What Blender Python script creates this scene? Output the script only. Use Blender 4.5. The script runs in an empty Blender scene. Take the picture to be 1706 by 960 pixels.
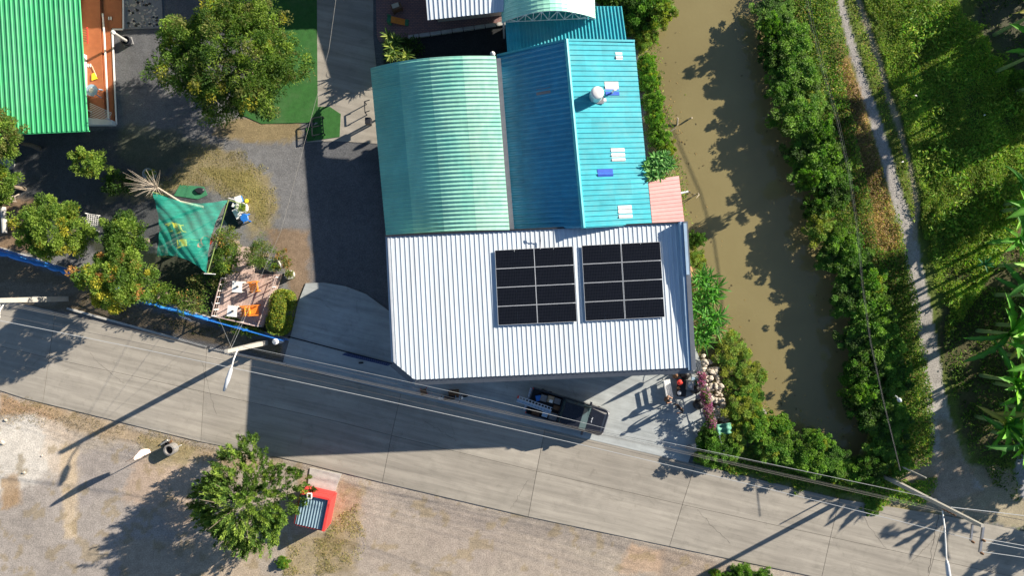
import bpy, math, random
import numpy as np
from mathutils import Vector, Matrix
R = math.radians
C = bpy.context.scene.collection
scn = bpy.context.scene

# ------------------------------------------------------------------ camera, sky, sun, exposure
H = 46.0            # flying height of the camera in metres
FPX = 1174.0        # focal length in photograph pixels (1706 wide)
cam = bpy.data.cameras.new('camera'); camo = bpy.data.objects.new('camera', cam); C.objects.link(camo)
camo.location = (0, 0, H); camo.rotation_euler = (0, 0, 0)
cam.sensor_width = 36; cam.lens = 36 * FPX / 1706; cam.clip_end = 2000; cam.clip_start = .5
scn.camera = camo
SUN_EL = R(22.7); SX, SY = .882, .472                  # towards the sun, on the ground: east, slightly north
world = bpy.data.worlds.new('World'); scn.world = world; world.use_nodes = True
wn = world.node_tree.nodes; wl = world.node_tree.links
sky = wn.new('ShaderNodeTexSky'); sky.sky_type = 'NISHITA'; sky.sun_disc = False
sky.sun_elevation = SUN_EL; sky.sun_rotation = math.atan2(SX, SY)
sky.air_density = 1.0; sky.dust_density = .4; sky.ozone_density = 2.5
bg = wn['Background']; bg.inputs[1].default_value = .055
wl.new(sky.outputs[0], bg.inputs[0])
sl = bpy.data.lights.new('sun', 'SUN'); sl.energy = 5.0; sl.angle = R(.5); sl.color = (1, .90, .76)
so = bpy.data.objects.new('sun', sl); C.objects.link(so)
sd = Vector((SX * math.cos(SUN_EL), SY * math.cos(SUN_EL), math.sin(SUN_EL)))
so.rotation_euler = sd.to_track_quat('Z', 'Y').to_euler(); so.location = (30, 16, 30)
scn.view_settings.view_transform = 'Standard'; scn.view_settings.look = 'None'
scn.view_settings.exposure = 1.2; scn.view_settings.gamma = 1
scn.cycles.max_bounces = 6; scn.cycles.transparent_max_bounces = 12

def P(px, py, z=0.0):
    "point in the place whose height is z and that the survey photograph shows at px, py"
    k = (H - z) / FPX
    return Vector(((px - 853) * k, -(py - 480) * k, z))

# ------------------------------------------------------------------ materials
def nodes(name):
    m = bpy.data.materials.new(name); m.use_nodes = True
    nt = m.node_tree; b = nt.nodes['Principled BSDF']
    return m, nt, b
def N(nt, t, **kw):
    n = nt.nodes.new(t)
    for k, v in kw.items():
        if k in n.inputs: n.inputs[k].default_value = v
        else: setattr(n, k, v)
    return n
def mixc(nt, blend, fac, a, b):
    n = nt.nodes.new('ShaderNodeMix'); n.data_type = 'RGBA'; n.blend_type = blend
    for i, x in ((0, fac), (6, a), (7, b)):
        if isinstance(x, (int, float)): n.inputs[i].default_value = x
        elif isinstance(x, tuple): n.inputs[i].default_value = (*x, 1)
        else: nt.links.new(x, n.inputs[i])
    return n.outputs[2]
def ramp(nt, src, a, b, c0=(0,0,0), c1=(1,1,1)):
    r = nt.nodes.new('ShaderNodeValToRGB'); r.color_ramp.elements[0].position = a; r.color_ramp.elements[1].position = b
    r.color_ramp.elements[0].color = (*c0, 1); r.color_ramp.elements[1].color = (*c1, 1)
    nt.links.new(src, r.inputs[0]); return r.outputs[0]
def M(name, col, rough=.7, var=.12, scale=3.0, bump=0.0, metallic=0.0, spec=.3, rnd=0.0, stain=None, fine=.0, stretch=None):
    m, nt, b = nodes(name)
    geo = nt.nodes.new('ShaderNodeNewGeometry'); pos = geo.outputs['Position']
    if stretch:
        mp = nt.nodes.new('ShaderNodeMapping'); mp.inputs['Scale'].default_value = stretch; nt.links.new(pos, mp.inputs[0]); pos = mp.outputs[0]
    n1 = N(nt, 'ShaderNodeTexNoise', Scale=scale, Detail=6.0, Roughness=.65); nt.links.new(pos, n1.inputs['Vector'])
    lo = tuple(max(0, c * (1 - var)) for c in col); hi = tuple(min(1, c * (1 + var)) for c in col)
    out = ramp(nt, n1.outputs['Fac'], .3, .7, lo, hi)
    if fine:
        n2 = N(nt, 'ShaderNodeTexNoise', Scale=38.0, Detail=3.0); nt.links.new(geo.outputs['Position'], n2.inputs['Vector'])
        out = mixc(nt, 'MULTIPLY', 1.0, out, ramp(nt, n2.outputs['Fac'], .3, .7, (1 - fine,) * 3, (1 + 0 * fine,) * 3))
    if stain:
        n3 = N(nt, 'ShaderNodeTexNoise', Scale=.55, Detail=8.0, Roughness=.7); nt.links.new(pos, n3.inputs['Vector'])
        out = mixc(nt, 'MIX', ramp(nt, n3.outputs['Fac'], .48, .7), out, stain)
    if rnd:
        oi = nt.nodes.new('ShaderNodeObjectInfo'); hs = nt.nodes.new('ShaderNodeHueSaturation')
        mr = N(nt, 'ShaderNodeMapRange'); mr.inputs[3].default_value = 1 - rnd; mr.inputs[4].default_value = 1 + rnd
        nt.links.new(oi.outputs['Random'], mr.inputs[0]); nt.links.new(mr.outputs[0], hs.inputs['Value']); nt.links.new(out, hs.inputs['Color']); out = hs.outputs[0]
    nt.links.new(out, b.inputs['Base Color'])
    b.inputs['Roughness'].default_value = rough; b.inputs['Metallic'].default_value = metallic; b.inputs['Specular IOR Level'].default_value = spec
    if bump:
        n4 = N(nt, 'ShaderNodeTexNoise', Scale=25.0, Detail=5.0); nt.links.new(geo.outputs['Position'], n4.inputs['Vector'])
        bp = N(nt, 'ShaderNodeBump', Strength=bump, Distance=.03); nt.links.new(n4.outputs['Fac'], bp.inputs['Height']); nt.links.new(bp.outputs[0], b.inputs['Normal'])
    return m
def leafmat(name, trans=.4, rough=.55, spec=.2):
    m, nt, b = nodes(name)
    at = nt.nodes.new('ShaderNodeAttribute'); at.attribute_name = 'Col'
    nt.links.new(at.outputs['Color'], b.inputs['Base Color']); b.inputs['Roughness'].default_value = rough
    b.inputs['Specular IOR Level'].default_value = spec
    tr = nt.nodes.new('ShaderNodeBsdfTranslucent'); mx = nt.nodes.new('ShaderNodeMixShader'); mx.inputs[0].default_value = trans
    g = mixc(nt, 'MULTIPLY', 1.0, at.outputs['Color'], (1.3, 1.5, .6)); nt.links.new(g, tr.inputs[0])
    nt.links.new(b.outputs[0], mx.inputs[1]); nt.links.new(tr.outputs[0], mx.inputs[2])
    nt.links.new(mx.outputs[0], nt.nodes['Material Output'].inputs[0]); return m

MT = dict(
    white_roof=M('white_roof', (.58, .65, .71), .32, .08, 2.5, spec=.5, rnd=.045, stain=(.52, .56, .58), stretch=(1.6, .22, 1)),
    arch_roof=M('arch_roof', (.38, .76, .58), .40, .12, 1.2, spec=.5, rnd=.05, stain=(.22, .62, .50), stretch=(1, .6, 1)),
    arch_teal=M('arch_teal', (.15, .52, .44), .42, .10, 1.2, spec=.5, rnd=.05, stretch=(1, .6, 1)),
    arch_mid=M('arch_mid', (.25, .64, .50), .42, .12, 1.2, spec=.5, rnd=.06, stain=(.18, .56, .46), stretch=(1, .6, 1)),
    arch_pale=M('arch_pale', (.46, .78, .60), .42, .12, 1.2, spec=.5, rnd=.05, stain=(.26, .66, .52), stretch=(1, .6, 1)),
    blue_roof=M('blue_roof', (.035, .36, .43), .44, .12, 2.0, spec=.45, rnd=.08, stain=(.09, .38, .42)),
    blue_west_shade=M('blue_west_shade', (.018, .25, .42), .42, .12, 2.0, spec=.5, rnd=.07),  # darker, bluer copy of blue_roof with the west slope's shade in its colour
    blue_tile=M('blue_tile', (.03, .10, .48), .4, .1, spec=.4),
    pink_roof=M('pink_roof', (.56, .28, .27), .45, .08, 2.0, rnd=.05, spec=.3),
    green_roof=M('green_roof', (.06, .44, .17), .40, .12, 1.4, spec=.45, rnd=.07, stain=(.13, .46, .23), stretch=(1, .3, 1)),
    skylight=M('skylight', (.70, .68, .66), .35, .1, 3, spec=.4),
    fascia=M('fascia', (.10, .115, .14), .5, .12, spec=.4),
    flash=M('flash', (.45, .48, .52), .4, .1, spec=.5),
    dark=M('dark', (.02, .022, .028), .5, .2),
    wall=M('wall', (.55, .52, .47), .8, .12, 2, fine=.1),
    bluewall=M('bluewall', (.30, .42, .55), .8, .12, 2),
    concrete=M('concrete', (.375, .345, .295), .9, .13, 1.1, bump=.25, rnd=.09, stain=(.30, .275, .235), fine=.16),
    apron=M('apron', (.40, .43, .43), .9, .10, 1.3, bump=.25, stain=(.34, .36, .36), fine=.14),
    joint=M('joint', (.12, .105, .09), .95, .3, 8),
    kerb=M('kerb', (.46, .45, .42), .9, .15, 3, fine=.15),
    pole=M('pole', (.40, .38, .34), .85, .12, 2, fine=.12),
    steel=M('steel', (.32, .33, .35), .4, .1, metallic=.6),
    white=M('white', (.78, .77, .74), .5, .06), cream=M('cream', (.62, .55, .40), .6, .1),
    black=M('black', (.018, .018, .02), .45, .2, spec=.4), rubber=M('rubber', (.025, .025, .025), .85, .2),
    wire=M('wire', (.40, .42, .44), .45, .05, metallic=.2), wired2=M('wired2', (.20, .19, .17), .5, .1), wired=M('wired', (.06, .06, .065), .6, .1),
    blue=M('blue', (.02, .16, .55), .4, .15, 6, spec=.5), bluecloth=M('bluecloth', (.03, .22, .62), .6, .15, 9),
    navy=M('navy', (.008, .03, .14), .45, .1), red=M('red', (.62, .055, .04), .5, .12, 4), hutroof=M('hutroof', (.24, .34, .40), .4, .12, spec=.5), redpaint=M('redpaint', (.66, .055, .05), .6, .1, 4, fine=.1),
    orange=M('orange', (.75, .24, .03), .55, .15, 9), yellow=M('yellow', (.75, .60, .03), .5, .1),
    tile=M('tile', (.36, .12, .05), .55, .12, 3, fine=.12), brown=M('brown', (.16, .085, .045), .7, .2, 6),
    wood=M('wood', (.54, .41, .36), .8, .22, 3, rnd=.16, fine=.2), bark=M('bark', (.20, .16, .12), .95, .3, 9, bump=.5),
    palebark=M('palebark', (.42, .36, .29), .9, .25, 7, bump=.4), reed=M('reed', (.20, .28, .09), .8, .2, 5),
    turf=M('turf', (.04, .145, .032), .95, .2, 3, bump=.5, fine=.3, stain=(.065, .14, .05)), mat=M('mat', (.05, .22, .11), .9, .15, 5, fine=.15),
    paint=M('paint', (.012, .014, .022), .22, .15, spec=.6), glass=M('glass', (.045, .075, .085), .08, .1, spec=.8),
    chrome=M('chrome', (.6, .6, .62), .2, .05, metallic=.8), lens=M('lens', (.7, .7, .66), .15, .05, spec=.7), redlens=M('redlens', (.45, .02, .02), .25, .05),
    skin=M('skin', (.38, .21, .14), .6, .06), hair=M('hair', (.012, .01, .01), .6, .1), shirt=M('shirt', (.03, .03, .035), .8, .15),
    grey=M('grey', (.22, .22, .22), .7, .15, 5), cardboard=M('cardboard', (.40, .30, .19), .8, .1),
    rock=M('rock', (.50, .44, .36), .9, .2, 5, bump=.4, rnd=.15), ringm=M('ringm', (.50, .50, .47), .9, .14, 6, fine=.12),
    ringdark=M('ringdark', (.22, .21, .20), .9, .15, 6), soil=M('soil', (.05, .038, .025), 1, .3, 12, bump=.5), tank=M('tank', (.62, .64, .66), .3, .05, spec=.5, metallic=.25),
    pinkflag=M('pinkflag', (.78, .60, .52), .6, .06), tarpg=M('tarpg', (.10, .28, .2), .6, .2, 5),
    leaf=leafmat('leaf'), needle=leafmat('needle', .2, .6, .2),
)
# green shade net: woven, lets a third of the light and view through
def net():
    m, nt, b = nodes('shade_net'); geo = nt.nodes.new('ShaderNodeNewGeometry')
    w = N(nt, 'ShaderNodeTexNoise', Scale=1.6, Detail=8.0, Roughness=.75); mp = nt.nodes.new('ShaderNodeMapping')
    mp.inputs['Scale'].default_value = (.6, 4.5, 1); mp.inputs['Rotation'].default_value = (0, 0, .15)
    nt.links.new(geo.outputs['Position'], mp.inputs[0]); nt.links.new(mp.outputs[0], w.inputs['Vector'])
    nt.links.new(ramp(nt, w.outputs['Fac'], .3, .7, (.03, .48, .36), (.07, .74, .54)), b.inputs['Base Color']); b.inputs['Roughness'].default_value = .6
    t = nt.nodes.new('ShaderNodeBsdfTranslucent'); t.inputs[0].default_value = (.02, .7, .45, 1)
    tp = nt.nodes.new('ShaderNodeBsdfTransparent'); tp.inputs[0].default_value = (.8, 1, .9, 1)
    m1 = nt.nodes.new('ShaderNodeMixShader'); m1.inputs[0].default_value = .35; m2 = nt.nodes.new('ShaderNodeMixShader')
    nt.links.new(ramp(nt, w.outputs['Fac'], .3, .75, (.55,) * 3, (.25,) * 3), m2.inputs[0])
    nt.links.new(b.outputs[0], m1.inputs[1]); nt.links.new(t.outputs[0], m1.inputs[2])
    nt.links.new(m1.outputs[0], m2.inputs[1]); nt.links.new(tp.outputs[0], m2.inputs[2]); nt.links.new(m2.outputs[0], nt.nodes['Material Output'].inputs[0])
    return m
MT['net'] = net()
def solar():
    m, nt, b = nodes('solar_cells'); tc = nt.nodes.new('ShaderNodeTexCoord')
    br = N(nt, 'ShaderNodeTexBrick'); br.offset = 0; br.inputs['Color1'].default_value = (.004, .005, .008, 1); br.inputs['Color2'].default_value = (.005, .006, .010, 1)
    br.inputs['Mortar'].default_value = (.016, .018, .024, 1); br.inputs['Scale'].default_value = 1; br.inputs['Mortar Size'].default_value = .006
    br.inputs['Brick Width'].default_value = .092; br.inputs['Row Height'].default_value = .183
    nt.links.new(tc.outputs['Object'], br.inputs[0]); nt.links.new(br.outputs[0], b.inputs['Base Color']); b.inputs['Roughness'].default_value = .25; b.inputs['Specular IOR Level'].default_value = .25
    return m
MT['solar'] = solar()
def bricks():
    m, nt, b = nodes('brick_paving'); geo = nt.nodes.new('ShaderNodeNewGeometry')
    br = N(nt, 'ShaderNodeTexBrick'); br.inputs['Color1'].default_value = (.30, .16, .14, 1); br.inputs['Color2'].default_value = (.22, .13, .13, 1)
    br.inputs['Mortar'].default_value = (.09, .07, .07, 1); br.inputs['Scale'].default_value = 1; br.inputs['Mortar Size'].default_value = .012
    br.inputs['Brick Width'].default_value = .22; br.inputs['Row Height'].default_value = .11
    nt.links.new(geo.outputs['Position'], br.inputs[0]); nt.links.new(br.outputs[0], b.inputs['Base Color']); b.inputs['Roughness'].default_value = .9
    return m
MT['bricks'] = bricks()

# ------------------------------------------------------------------ building blocks
def thing(name, label, cat, loc=(0, 0, 0), rz=0, group=None):
    o = bpy.data.objects.new(name, None); C.objects.link(o); o.location = loc; o.rotation_euler = (0, 0, rz)
    o.empty_display_size = .2; return tag(o, label, cat, group)
def tag(o, label=None, cat=None, group=None, kind=None):
    for k, v in (('label', label), ('category', cat), ('group', group), ('kind', kind)):
        if v: o[k] = v
    return o
def link(name, me, parent=None, loc=None):
    o = bpy.data.objects.new(name, me); C.objects.link(o)
    if parent is not None: o.parent = parent
    if loc is not None: o.location = loc
    return o
class MB:
    def __init__(s): s.v = []; s.f = []; s.mi = []; s.cur = 0
    def add(s, vs, fs):
        n = len(s.v); s.v += [tuple(p) for p in vs]; s.f += [tuple(i + n for i in f) for f in fs]; s.mi += [s.cur] * len(fs); return s
    def box(s, c, d, rz=0, M4=None):
        x, y, z = d[0] / 2, d[1] / 2, d[2] / 2
        vs = [Vector(p) for p in ((-x,-y,-z),(x,-y,-z),(x,y,-z),(-x,y,-z),(-x,-y,z),(x,-y,z),(x,y,z),(-x,y,z))]
        m = (M4 if M4 is not None else Matrix.Rotation(rz, 4, 'Z'))
        return s.add([m @ p + Vector(c) for p in vs], [(3,2,1,0),(4,5,6,7),(0,1,5,4),(1,2,6,5),(2,3,7,6),(3,0,4,7)])
    def prism(s, pts, z0, z1, bev=0):
        a = sum(p[0] * q[1] - q[0] * p[1] for p, q in zip(pts, pts[1:] + pts[:1]))
        if a < 0: pts = pts[::-1]
        n = len(pts); cx = sum(p[0] for p in pts) / n; cy = sum(p[1] for p in pts) / n
        rings = [[(p[0], p[1], z0) for p in pts], [(p[0], p[1], z1 - bev) for p in pts]]
        if bev: rings.append([(p[0] + (cx - p[0]) * min(.5, bev / max(.05, math.dist((p[0], p[1]), (cx, cy)))), p[1] + (cy - p[1]) * min(.5, bev / max(.05, math.dist((p[0], p[1]), (cx, cy)))), z1) for p in pts])
        vs = sum(rings, []); fs = [tuple(range(n))[::-1]]
        for k in range(len(rings) - 1): fs += [(k*n + i, k*n + (i+1) % n, (k+1)*n + (i+1) % n, (k+1)*n + i) for i in range(n)]
        fs.append(tuple(range((len(rings) - 1) * n, len(rings) * n))); return s.add(vs, fs)
    def hexa(s, b, t): return s.add(list(b) + list(t), [(3,2,1,0),(4,5,6,7),(0,1,5,4),(1,2,6,5),(2,3,7,6),(3,0,4,7)])
    def tube(s, pts, r, n=6, cap=True):
        pts = [Vector(p) for p in pts]; k = len(pts); rs = r if isinstance(r, (list, tuple)) else [r] * k; vs = []
        for i, p in enumerate(pts):
            d = (pts[min(i + 1, k - 1)] - pts[max(i - 1, 0)]).normalized()
            a = d.orthogonal() if i == 0 else (a - d * a.dot(d))
            a.normalize(); b = d.cross(a)
            vs += [p + (a * math.cos(2*math.pi*j/n) + b * math.sin(2*math.pi*j/n)) * rs[i] for j in range(n)]
        fs = [(i*n + j, i*n + (j+1) % n, (i+1)*n + (j+1) % n, (i+1)*n + j) for i in range(k - 1) for j in range(n)]
        if cap: fs += [tuple(range(n))[::-1], tuple(range((k-1)*n, k*n))]
        return s.add(vs, fs)
    def bar(s, a, b, w, h=None):
        a, b = Vector(a), Vector(b); d = (b - a); L = d.length; q = d.to_track_quat('X', 'Z').to_matrix().to_4x4()
        return s.box((a + b) / 2, (L, w, h or w), M4=q)
    def lathe(s, c, prof, n=16, sx=1, sy=1):
        c = Vector(c); vs = []
        for r, z in prof: vs += [c + Vector((r * sx * math.cos(2*math.pi*j/n), r * sy * math.sin(2*math.pi*j/n), z)) for j in range(n)]
        k = len(prof); fs = [(i*n + j, i*n + (j+1) % n, (i+1)*n + (j+1) % n, (i+1)*n + j) for i in range(k - 1) for j in range(n)]
        fs += [tuple(range(n))[::-1], tuple(range((k-1)*n, k*n))]; return s.add(vs, fs)
    def mesh(s, name, mats, off=None, smooth=False):
        me = bpy.data.meshes.new(name); vs = s.v
        if off is not None: vs = [(x - off[0], y - off[1], z - off[2]) for x, y, z in vs]
        me.from_pydata(vs, [], s.f)
        for m in (mats if isinstance(mats, (list, tuple)) else [mats]): me.materials.append(MT[m] if isinstance(m, str) else m)
        if any(s.mi): me.polygons.foreach_set('material_index', s.mi)
        if smooth: me.polygons.foreach_set('use_smooth', [True] * len(s.f))
        me.update(); return me
    def build(s, name, mats, parent=None, smooth=False, local=False, label=None):
        "vertices are in world coordinates unless local; a part is stored relative to its thing's base"
        off = None
        if parent is not None and not local:
            r = parent
            while r.parent is not None: r = r.parent
            off = r.location
            m = Matrix.Rotation(-r.rotation_euler.z, 3, 'Z')
            if abs(r.rotation_euler.z) > 1e-6:
                s.v = [tuple(m @ (Vector(p) - off)) for p in s.v]; off = None
        elif parent is None and not local:
            off = Vector(s.v[0]); off.z = 0
        me = s.mesh(name, mats, off, smooth); o = link(name, me, parent)
        if parent is None and off is not None: o.location = off
        if label: o['label'] = label
        return o
def single(mb, name, mats, label, cat, group=None, smooth=False, kind=None):
    o = mb.build(name, mats, None, smooth); return tag(o, label, cat, group, kind)
def copy_tree(o, parent=None):
    c = o.copy(); C.objects.link(c)
    if parent is not None: c.parent = parent
    for ch in list(o.children): copy_tree(ch, c)
    return c

# smooth value noise on arrays
_rs = np.random.RandomState(5); _G = _rs.rand(512, 512)
def vn(x, y, s, seed=0):
    x = x / s + 37.7 * seed + 1000; y = y / s + 91.3 * seed + 1000; xi = np.floor(x).astype(int); yi = np.floor(y).astype(int); fx = x - xi; fy = y - yi
    fx = fx * fx * (3 - 2 * fx); fy = fy * fy * (3 - 2 * fy); g = lambda a, b: _G[a % 512, b % 512]
    return (g(xi, yi) * (1-fx) + g(xi+1, yi) * fx) * (1-fy) + (g(xi, yi+1) * (1-fx) + g(xi+1, yi+1) * fx) * fy
def fbm(x, y, s, seed=0, o=4):
    t = 0; w = 1; W = 0
    for i in range(o): t = t + w * vn(x, y, s / 2**i, seed + i); W += w; w *= .55
    return t / W
def inside(poly, x, y):
    c = np.zeros(x.shape, bool); n = len(poly)
    for i in range(n):
        (x1, y1), (x2, y2) = poly[i], poly[(i+1) % n]
        if y1 == y2: continue
        c ^= ((y1 > y) != (y2 > y)) & (x < (x2 - x1) * (y - y1) / (y2 - y1) + x1)
    return c
def polydist(pts, x, y, closed=True):
    d = np.full(x.shape, 1e9); n = len(pts)
    for i in range(n if closed else n - 1):
        (x1, y1), (x2, y2) = pts[i], pts[(i+1) % n]; dx, dy = x2 - x1, y2 - y1
        t = np.clip(((x - x1) * dx + (y - y1) * dy) / (dx*dx + dy*dy + 1e-9), 0, 1)
        d = np.minimum(d, np.hypot(x - x1 - t*dx, y - y1 - t*dy))
    return d
def W2(pts, z=0): return [tuple(P(a, b, z)[:2]) for a, b in pts]

# ------------------------------------------------------------------ ground with the canal cut into it
CAN = [(1088,-900),(1085,60),(1100,150),(1118,205),(1128,260),(1134,330),(1150,400),(1172,470),(1200,540),(1240,610),(1272,665),(1312,722),(1372,752),(1432,756),
       (1452,700),(1440,620),(1430,540),(1418,460),(1385,380),(1350,320),(1325,250),(1300,150),(1285,60),(1270,-900)]
canw = W2(CAN)
def axis(lo, hi, step, far):
    a = list(np.arange(lo, hi, step)); s = step
    while a[-1] < far: s *= 1.5; a.append(a[-1] + s)
    s = step; b = []
    x = lo
    while x > -far: s *= 1.5; x -= s; b.append(x)
    return np.array(b[::-1] + a)
gx = axis(-36, 36, .16, 400); gy = axis(-21, 21, .16, 400)
X, Y = np.meshgrid(gx, gy); PX = X * FPX / H + 853; PY = 480 - Y * FPX / H
nz = (fbm(X, Y, 1.6, 3) - .5); dc = polydist(canw, X, Y); ins = inside(canw, X, Y)
dd = np.where(ins, dc, -dc) + nz * .9
t = np.clip((dd + .9) / 1.6, 0, 1); Z = -1.5 * t * t * (3 - 2 * t) + (fbm(X, Y, .8, 9) - .5) * .04
gravel = np.array((.115, .118, .125)); COL = np.zeros(X.shape + (3,)) + gravel
def paint(poly, col, amp=14, scale=1.2, soft=1.0, seed=0):
    global COL
    poly = np.array(poly, float); m = 0
    for k in range(3):
        ax = PX + (fbm(X, Y, scale, seed + 11 + k * 7) - .5) * amp * 2 + (_rs.rand(*X.shape) - .5) * amp * .25
        ay = PY + (fbm(X, Y, scale, seed + 45 + k * 7) - .5) * amp * 2 + (_rs.rand(*X.shape) - .5) * amp * .25
        m = m + inside([tuple(p) for p in poly], ax, ay) / 3.0
    m = (m * soft)[..., None]; COL = COL * (1 - m) + np.array(col) * m
# yard
paint([(-400,150),(500,150),(520,520),(470,600),(-400,450)], (.165, .165, .167), 10)
paint([(-400,190),(210,215),(330,240),(350,330),(250,420),(-400,420)], (.075, .08, .085), 18)  # west yard gravel darker, the tree shade there put into the ground colour
paint([(-400,320),(20,330),(70,330),(60,420),(-400,430)], (.20, .14, .09), 12)
paint([(325,235),(400,255),(440,290),(462,345),(455,385),(420,395),(400,330),(330,308),(250,330),(180,330),(190,300),(280,300)], (.27, .22, .11), 24, 1.0, .8)
paint([(330,280),(420,285),(450,345),(440,370),(400,325)], (.22, .19, .05), 12, .8, .6, 4)
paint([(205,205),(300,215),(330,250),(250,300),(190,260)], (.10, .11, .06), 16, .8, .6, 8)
paint([(380,195),(500,200),(505,230),(440,240),(350,225)], (.24, .18, .08), 12, .8, .8, 2)
paint([(440,380),(510,385),(520,480),(500,520),(470,440)], (.22, .15, .09), 14, .8, .8, 3)
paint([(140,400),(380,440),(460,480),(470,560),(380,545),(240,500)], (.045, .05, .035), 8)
paint([(-400,430),(0,430),(140,470),(240,515),(470,575),(470,600),(300,560),(120,520),(-400,490)], (.17, .135, .09), 6)
paint([(-400,440),(140,478),(90,512),(-400,500)], (.20, .165, .12), 8)
paint([(640,20),(860,20),(860,110),(640,110)], (.028, .03, .032), 2)  # dark soil behind the roofs, with their shade put into its colour
paint([(1060,40),(1110,60),(1150,400),(1210,560),(1300,740),(1160,740),(1140,380),(1080,300)], (.11, .10, .05), 8)
paint([(1140,395),(1165,400),(1170,460),(1145,462)], (.34, .20, .11), 6, .6)
# south lot
paint([(-900,640),(0,650),(200,703),(480,765),(880,860),(1310,952),(1500,1000),(1500,2400),(-900,2400)], (.30, .26, .215), 3)
for q, (poly, col, am, so_) in enumerate([
    ([(0,760),(120,800),(260,790),(330,960),(0,1100),(-500,900)], (.26, .235, .215), 30, .85),
    ([(600,810),(900,880),(1000,960),(560,960),(540,900)], (.27, .23, .195), 30, .7),
    ([(620,800),(800,850),(1150,925),(1150,945),(700,860)], (.20, .175, .155), 14, .7),
    ([(740,830),(860,880),(820,960),(700,900)], (.26, .22, .19), 26, .5),
    ([(0,700),(70,690),(115,760),(60,800),(0,830),(-60,760)], (.50, .47, .42), 24, .8),
    ([(60,690),(130,720),(130,800),(80,780)], (.44, .36, .28), 20, .6),
    ([(0,655),(120,690),(90,700),(40,690),(0,690)], (.33, .21, .12), 12, .8),
    ([(40,660),(240,720),(330,745),(440,770),(420,790),(250,745),(120,720)], (.32, .24, .15), 10, .7),
    ([(130,755),(225,740),(240,800),(130,840)], (.25, .225, .21), 18, .8),
    ([(230,760),(320,760),(330,900),(200,830)], (.36, .27, .20), 20, .7),
    ([(100,740),(128,740),(128,900),(105,900)], (.42, .33, .22), 8, .7),
    ([(230,725),(330,745),(320,775),(260,775)], (.20, .17, .07), 16, .6),
    ([(555,830),(600,850),(600,920),(520,930),(545,890)], (.25, .20, .12), 20, .8),
    ([(480,890),(560,890),(600,960),(480,960)], (.22, .17, .08), 22, .6),
    ([(500,800),(520,790),(515,815),(500,815)], (.30, .20, .14), 6, .8),
    ([(565,800),(600,815),(600,850),(560,850)], (.28, .20, .13), 10, .8),
    ([(1050,905),(1110,920),(1100,960),(1030,950)], (.37, .255, .17), 14, .7),
    ([(1100,915),(1260,950),(1260,1000),(1100,1000)], (.24, .19, .15), 10, .7),
    ([(0,800),(30,790),(35,840),(5,850)], (.30, .19, .09), 10, .7),
    ([(200,900),(420,900),(500,1100),(200,1100)], (.34, .27, .19), 20, .6)]):
    paint(poly, col, am, 1.4, so_, 20 + q)
# small tufts of dry grass over the lot
spk = fbm(X, Y, .7, 77, 3); m_ = ((spk > .66) & (PY > 660) & (PX < 1300)).astype(float)[..., None] * .5; COL = COL * (1 - m_) + np.array((.22, .17, .09)) * m_
# east side
paint([(1395,-900),(1270,-900),(1295,150),(1345,320),(1425,480),(1450,700),(1440,760),(1300,740),(1160,745),(1160,775),(1400,832),(1560,856),(2400,1000),(2400,-900)], (.10, .135, .03), 8)
paint([(1385,60),(1440,140),(1470,330),(1490,480),(1440,470),(1400,250)], (.30, .19, .085), 22, 1.0, .7, 61)
paint([(1415,130),(1440,150),(1450,260),(1425,260)], (.36, .24, .13), 10, .8, .8, 62)
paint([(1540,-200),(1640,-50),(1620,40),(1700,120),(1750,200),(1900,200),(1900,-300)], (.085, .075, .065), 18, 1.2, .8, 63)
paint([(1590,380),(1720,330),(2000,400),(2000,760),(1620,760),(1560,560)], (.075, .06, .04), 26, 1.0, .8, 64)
paint([(1610,300),(1706,300),(1706,420),(1640,420)], (.13, .085, .05), 16, .8, .6, 65)
paint([(1480,790),(1560,770),(1680,780),(1720,840),(1706,880),(1560,857),(1480,842)], (.27, .23, .17), 8, .8, .9, 66)
paint([(1400,828),(1480,838),(1560,850),(1560,862),(1440,845)], (.22, .19, .09), 8, .5, .8, 67)
def strip(line, wpx):
    L, Rr = [], []
    for i, p in enumerate(line):
        a = line[max(0, i-1)]; b = line[min(len(line)-1, i+1)]; dx, dy = b[0]-a[0], b[1]-a[1]; l = math.hypot(dx, dy); w = wpx[i] if isinstance(wpx, list) else wpx
        L.append((p[0] - dy/l*w/2, p[1] + dx/l*w/2)); Rr.append((p[0] + dy/l*w/2, p[1] - dx/l*w/2))
    return L + Rr[::-1]
PATH = [(1380,-300),(1396,-20),(1412,50),(1432,120),(1455,190),(1474,255),(1492,320),(1512,380),(1522,440),(1534,500),(1545,560),(1556,640),(1566,700),(1580,770),(1600,830)]
TRACK = [(1425,-300),(1428,-10),(1445,45),(1463,95),(1480,160),(1498,210),(1516,280),(1528,345),(1524,400)]
paint(strip(PATH, [11,11,12,14,17,20,22,26,28,28,28,30,36,50,80]), (.33, .31, .29), 3.5, .6, 1, 70)
paint(strip(TRACK, [8,9,10,10,9,11,8,9,9]), (.30, .26, .19), 3.5, .5, .85, 71)
paint([(1520,770),(1600,740),(1640,830),(1540,850),(1490,830)], (.27,.215,.155), 16, .9, .75, 73)
paint([(1560,700),(1590,700),(1600,760),(1570,770)], (.24,.19,.13), 10, .6, .7, 74)
paint([(1790,400),(1706,700),(1690,780),(1700,830),(1800,850),(1950,850),(1950,400)], (.22, .22, .23), 6, .6, 1, 72)
COL[PY > 640] *= 1.22
COL *= (.82 + .36 * fbm(X, Y, 2.6, 99))[..., None]
COL[ins & (dd > .1)] = (.10, .085, .05)
ny, nx = X.shape
V = np.stack([X, Y, Z], -1).reshape(-1, 3); idx = np.arange(nx * ny).reshape(ny, nx)
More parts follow.
